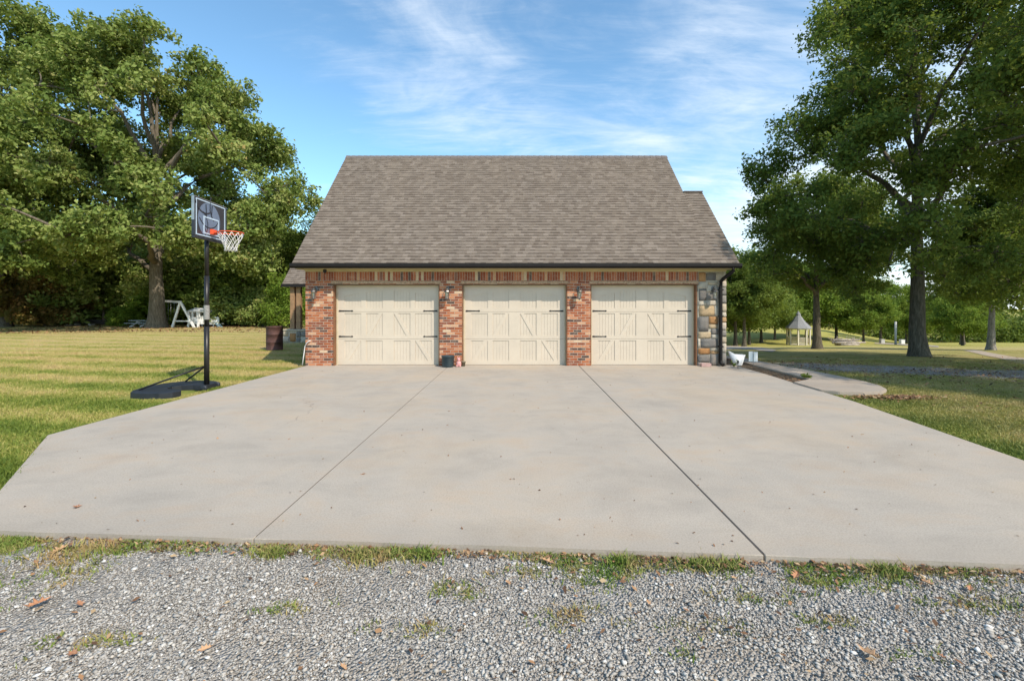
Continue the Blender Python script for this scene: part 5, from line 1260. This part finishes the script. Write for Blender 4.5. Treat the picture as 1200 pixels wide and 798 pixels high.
# left background
BG = 'woodland trees behind the left lawn'
for i, (px, Y, sc, rz, mt, sx) in enumerate(((-60, 50, 1.5, .3, None, 1.2), (20, 52, 1.3, 1.7, None, 1.2), (75, 49, 1.15, 3.1, M_leaf_oak, 1.2), (125, 54, 1.35, 4.2, None, 1.1), (178, 50, 1.1, 5.2, M_leaf_oak, 1.2), (222, 53, 1.15, .9, None, 1.1),
                                             (262, 50, 1.0, 2.2, None, 1.2), (-120, 46, 1.6, 2.0, None, 1.2))):
    place(P2, 'dense green woodland tree in the wood behind the left lawn', px, Y, sc, rz, BG, mat=mt, sx=sx)
place(P2, 'loose green tree right of the hoop, between the big oak and the garage', 296, 46, .92, 1.1, mat=M_leaf_oak)
place(P1, 'dark oak whose top shows just left of the garage roof slope', 385, 40, .92, 2.6, mat=M_leaf_mid)
place(P2, 'dull green tree behind the porch posts', 340, 48, .92, 3.6)

# shrubs
def shrub(name, label, loc, Ht, Rx, seed, mat, n=60, group=None, lsize=.14):
    return tree(name, label, loc, Ht, dome(Rx, .04, .35, 1.0, .6), .07, seed, n, mat, M_bark_dk, subs=9, leaves=26, lsize=lsize, crad=.55, nlimb=7, fork=.1, zb=.06, gap=.6, group=group, cat='shrub', sub_r=.18)
S1 = shrub('shrub', 'bright lime-green shrub in front of the woods by the porch posts', (frm(338, 33), 33, -.1), 3.9, 1.5, 61, M_leaf_lime, 70)
S2 = shrub('shrub', 'bushy green shrub between the playhouse slide and the rusty drum', (frm(280, 37), 37, -.1), 3.6, 2.0, 62, M_leaf_mid, 80, lsize=.19)
def sh(src, lab, px, Y, sc, rz, sx=1, mt=None, g=None):
    c = place(src, lab, px, Y, sc, rz, g, mat=mt, sx=sx); return c
sh(S2, 'yellow-green grassy bush right of the board stack', 147, 35.5, .42, 1.2, 1.3, M_leaf_lime)
sh(S2, 'rust-tinted autumn shrub between the two left trunks', 52, 36, 1.45, 3.2, 1.0, M_leaf_rust)
sh(S1, 'tall olive shrub right behind the playhouse', 252, 37, .95, 4.4, 1.3, M_leaf_mid)
sh(S2, 'low bright shrub behind the rusty drum', 308, 35.5, .8, 5.1, 1.2, M_leaf_oak)
sh(S2, 'tall fresh-green bush between the board stack and the big oak trunk', 122, 38, 1.6, .7, 1.1, M_leaf_oak)
sh(S2, 'tall yellow-green bush rising behind the swing set', 222, 39.5, 1.55, 2.9, 1.1, M_leaf_lime)
sh(S2, 'wide leafy bush right of the playhouse slide', 268, 36.5, 1.15, 5.8, 1.2, M_leaf_oak)
UG = 'undergrowth shrubs along the left tree line'
for i in range(17):
    px = -90 + i * 25 + rnd.uniform(-6, 6); Y = rnd.uniform(39, 44)
    sh(S2, 'green undergrowth shrub along the left tree line', px, Y, rnd.uniform(1.05, 1.75), rnd.uniform(0, 6), 1.25, M_leaf_mid if i % 3 else M_leaf_oak, UG)

# bed plants
for i, (px, Y, hh, lab) in enumerate(((860, 12.3, .17, 'small green plant at the foot of the white planter'), (943, 10.35, .13, 'leafy weed at the front tip of the flower bed'), (947.5, 10.3, .10, 'low leafy weed at the right tip of the flower bed'))):
    x = frm(px, Y); r = np.random.default_rng(80 + i); n = 46; T = Tubes(); Pn, Nn = [], []
    for k in range(9):
        a = r.uniform(0, 6.28); e = np.array([math.cos(a) * hh * .55, math.sin(a) * hh * .55, hh * r.uniform(.6, 1)]); T.add(np.array([[0, 0, 0], e * [.4, .4, .6], e]), [.004, .003, .002], 4)
        for q in range(6): f = r.uniform(.35, 1.05); Pn.append(e * f + r.normal(0, .012, 3)); Nn.append(r.normal(0, .5, 3) + [0, 0, 1])
    root = thing('garden_plant', lab, 'plant', (x, Y, -.012)); np_mesh('stem', np.concatenate(T.V), np.concatenate(T.F), M_verge, None, root)
    V, Fc = rot_leaves(np.array(Pn), np.array(Nn), np.full(len(Pn), .06), .5, i); np_mesh('foliage', V, Fc, M_leaf_mid, {'var': r.random(len(V))}, root)

# the far-off wood that closes the horizon: one mass nobody could count
def far_wood():
    r = np.random.default_rng(5); C = []
    for i in range(900):
        u = r.uniform(.35, 1.75); Y = r.uniform(108, 124); C.append((u * Y, Y, r.uniform(0, 1) ** .8 * (9.5 + 3 * math.sin(u * 22) + 2 * math.sin(u * 51))))
    for i in range(1000):
        u = r.uniform(-1.75, .35); Y = r.uniform(62, 74); C.append((u * Y, Y, r.uniform(0, 1) ** .8 * (8.5 + 2 * math.sin(u * 26) + 1.5 * math.sin(u * 47))))
    C = np.array(C); C[:, 2] += H(C[:, 0], C[:, 1])
    m = 110; P = np.repeat(C, m, 0) + r.normal(0, 1, (len(C) * m, 3)) * [1.5, 1.2, 1.1]
    Nn = unit(r.normal(size=P.shape)) * .8 + [0, -.3, .6]; va = np.clip(np.repeat(r.normal(.45, .12, len(C)), m) + r.normal(0, .13, len(P)), 0, 1)
    k = P[:, 2] > H(P[:, 0], P[:, 1]); P, Nn, va = P[k], Nn[k], va[k]
    V, Fc = rot_leaves(P, Nn, np.full(len(P), .62), .6, 9)
    struct(np_mesh('far_wood', V, Fc, M_leaf_dark, {'var': np.repeat(va, 4)}), 'stuff')
far_wood()

# ------------------------------------------------------------------ light, sky, camera
AZ, EL = R(42), R(44)       # sun: behind the camera, to its right
SUNV = Vector((math.sin(AZ) * math.cos(EL), -math.cos(AZ) * math.cos(EL), math.sin(EL)))
sd = bpy.data.lights.new('sun', 'SUN'); sd.energy = 3.2; sd.angle = R(0.55); sd.color = (1.0, 0.91, 0.785)
so = link(bpy.data.objects.new('sun', sd)); so.rotation_euler = SUNV.to_track_quat('Z', 'Y').to_euler(); so.location = (20, -20, 30)
wd = bpy.data.worlds.new('World'); SC.world = wd; wd.use_nodes = True
t = wd.node_tree; t.nodes.clear()
class WN(NT):
    def __init__(s): s.t = t; s.n = t.nodes; s.out = None
Wn = WN()
out = Wn.new('OutputWorld'); bg = Wn.new('Background'); sky = Wn.new('TexSky', sky_type='NISHITA')
sky.sun_disc = False; sky.sun_elevation = EL; sky.sun_rotation = math.atan2(SUNV.x, SUNV.y); sky.air_density = 1.0; sky.dust_density = 0.35; sky.ozone_density = 2.2
tc = Wn.new('TexCoord'); sp = Wn.new('SeparateXYZ'); Wn.L(tc.outputs['Generated'], sp.inputs[0])
den = Wn.math('ADD', Wn.math('MAXIMUM', sp.outputs[2], 0.0), 0.22)
cu = Wn.new('CombineXYZ'); Wn.L(Wn.math('DIVIDE', sp.outputs[0], den), cu.inputs[0]); Wn.L(Wn.math('DIVIDE', sp.outputs[1], den), cu.inputs[1])
def cmap(rot, scale, loc=(0, 0, 0)):
    m = Wn.new('Mapping'); m.inputs['Rotation'].default_value = (0, 0, rot); m.inputs['Scale'].default_value = scale; m.inputs['Location'].default_value = loc; Wn.L(cu.outputs[0], m.inputs['Vector']); return m.outputs[0]
n1 = Wn.noise(cmap(R(38), (1.0, 2.0, 1), (5.3, 2.9, 0)), 1.5, 9, .60, .9); n2 = Wn.noise(cmap(R(-10), (1.2, 1.2, 1), (.4, 7, 0)), .9, 3, .5, .2); n3 = Wn.noise(cmap(R(35), (2, 9, 1), (1, 1, 0)), 2.2, 6, .7, 1.0)
cl = Wn.math('ADD', Wn.math('MULTIPLY', n1, 1.0), Wn.math('MULTIPLY', n2, .75)); cl = Wn.math('ADD', cl, Wn.math('MULTIPLY', n3, .28))
# more veil towards the right-hand horizon
side = Wn.math('ADD', Wn.math('MULTIPLY', sp.outputs[0], .42), Wn.math('MULTIPLY', Wn.math('SUBTRACT', .55, sp.outputs[2]), .30))
cl = Wn.math('ADD', cl, side)
cm = Wn.new('MapRange', interpolation_type='SMOOTHSTEP'); Wn.L(cl, cm.inputs[0]); cm.inputs[1].default_value = 0.93; cm.inputs[2].default_value = 1.60; cm.inputs[3].default_value = 0; cm.inputs[4].default_value = .9
SKYC = Wn.mix(1.0, sky.outputs[0], (0.90, 1.12, 1.10), 'MULTIPLY')
c = Wn.mix(cm.outputs[0], SKYC, (4.9, 5.25, 5.6))
Wn.L(c, bg.inputs[0]); bg.inputs[1].default_value = 0.15; Wn.L(bg.outputs[0], out.inputs[0])

cd = bpy.data.cameras.new('camera'); co = link(bpy.data.objects.new('camera', cd)); co.location = (0, 0, CAMZ); co.rotation_euler = (R(90), 0, 0)
cd.sensor_width = 36; cd.lens = F / 1200 * 36; cd.shift_y = -(399 - HY) / 1200; cd.clip_start = .05; cd.clip_end = 4000
SC.camera = co
vs = SC.view_settings; vs.view_transform = 'Standard'; vs.look = 'None'; vs.gamma = 1; vs.exposure = 0.60; vs.use_curve_mapping = False
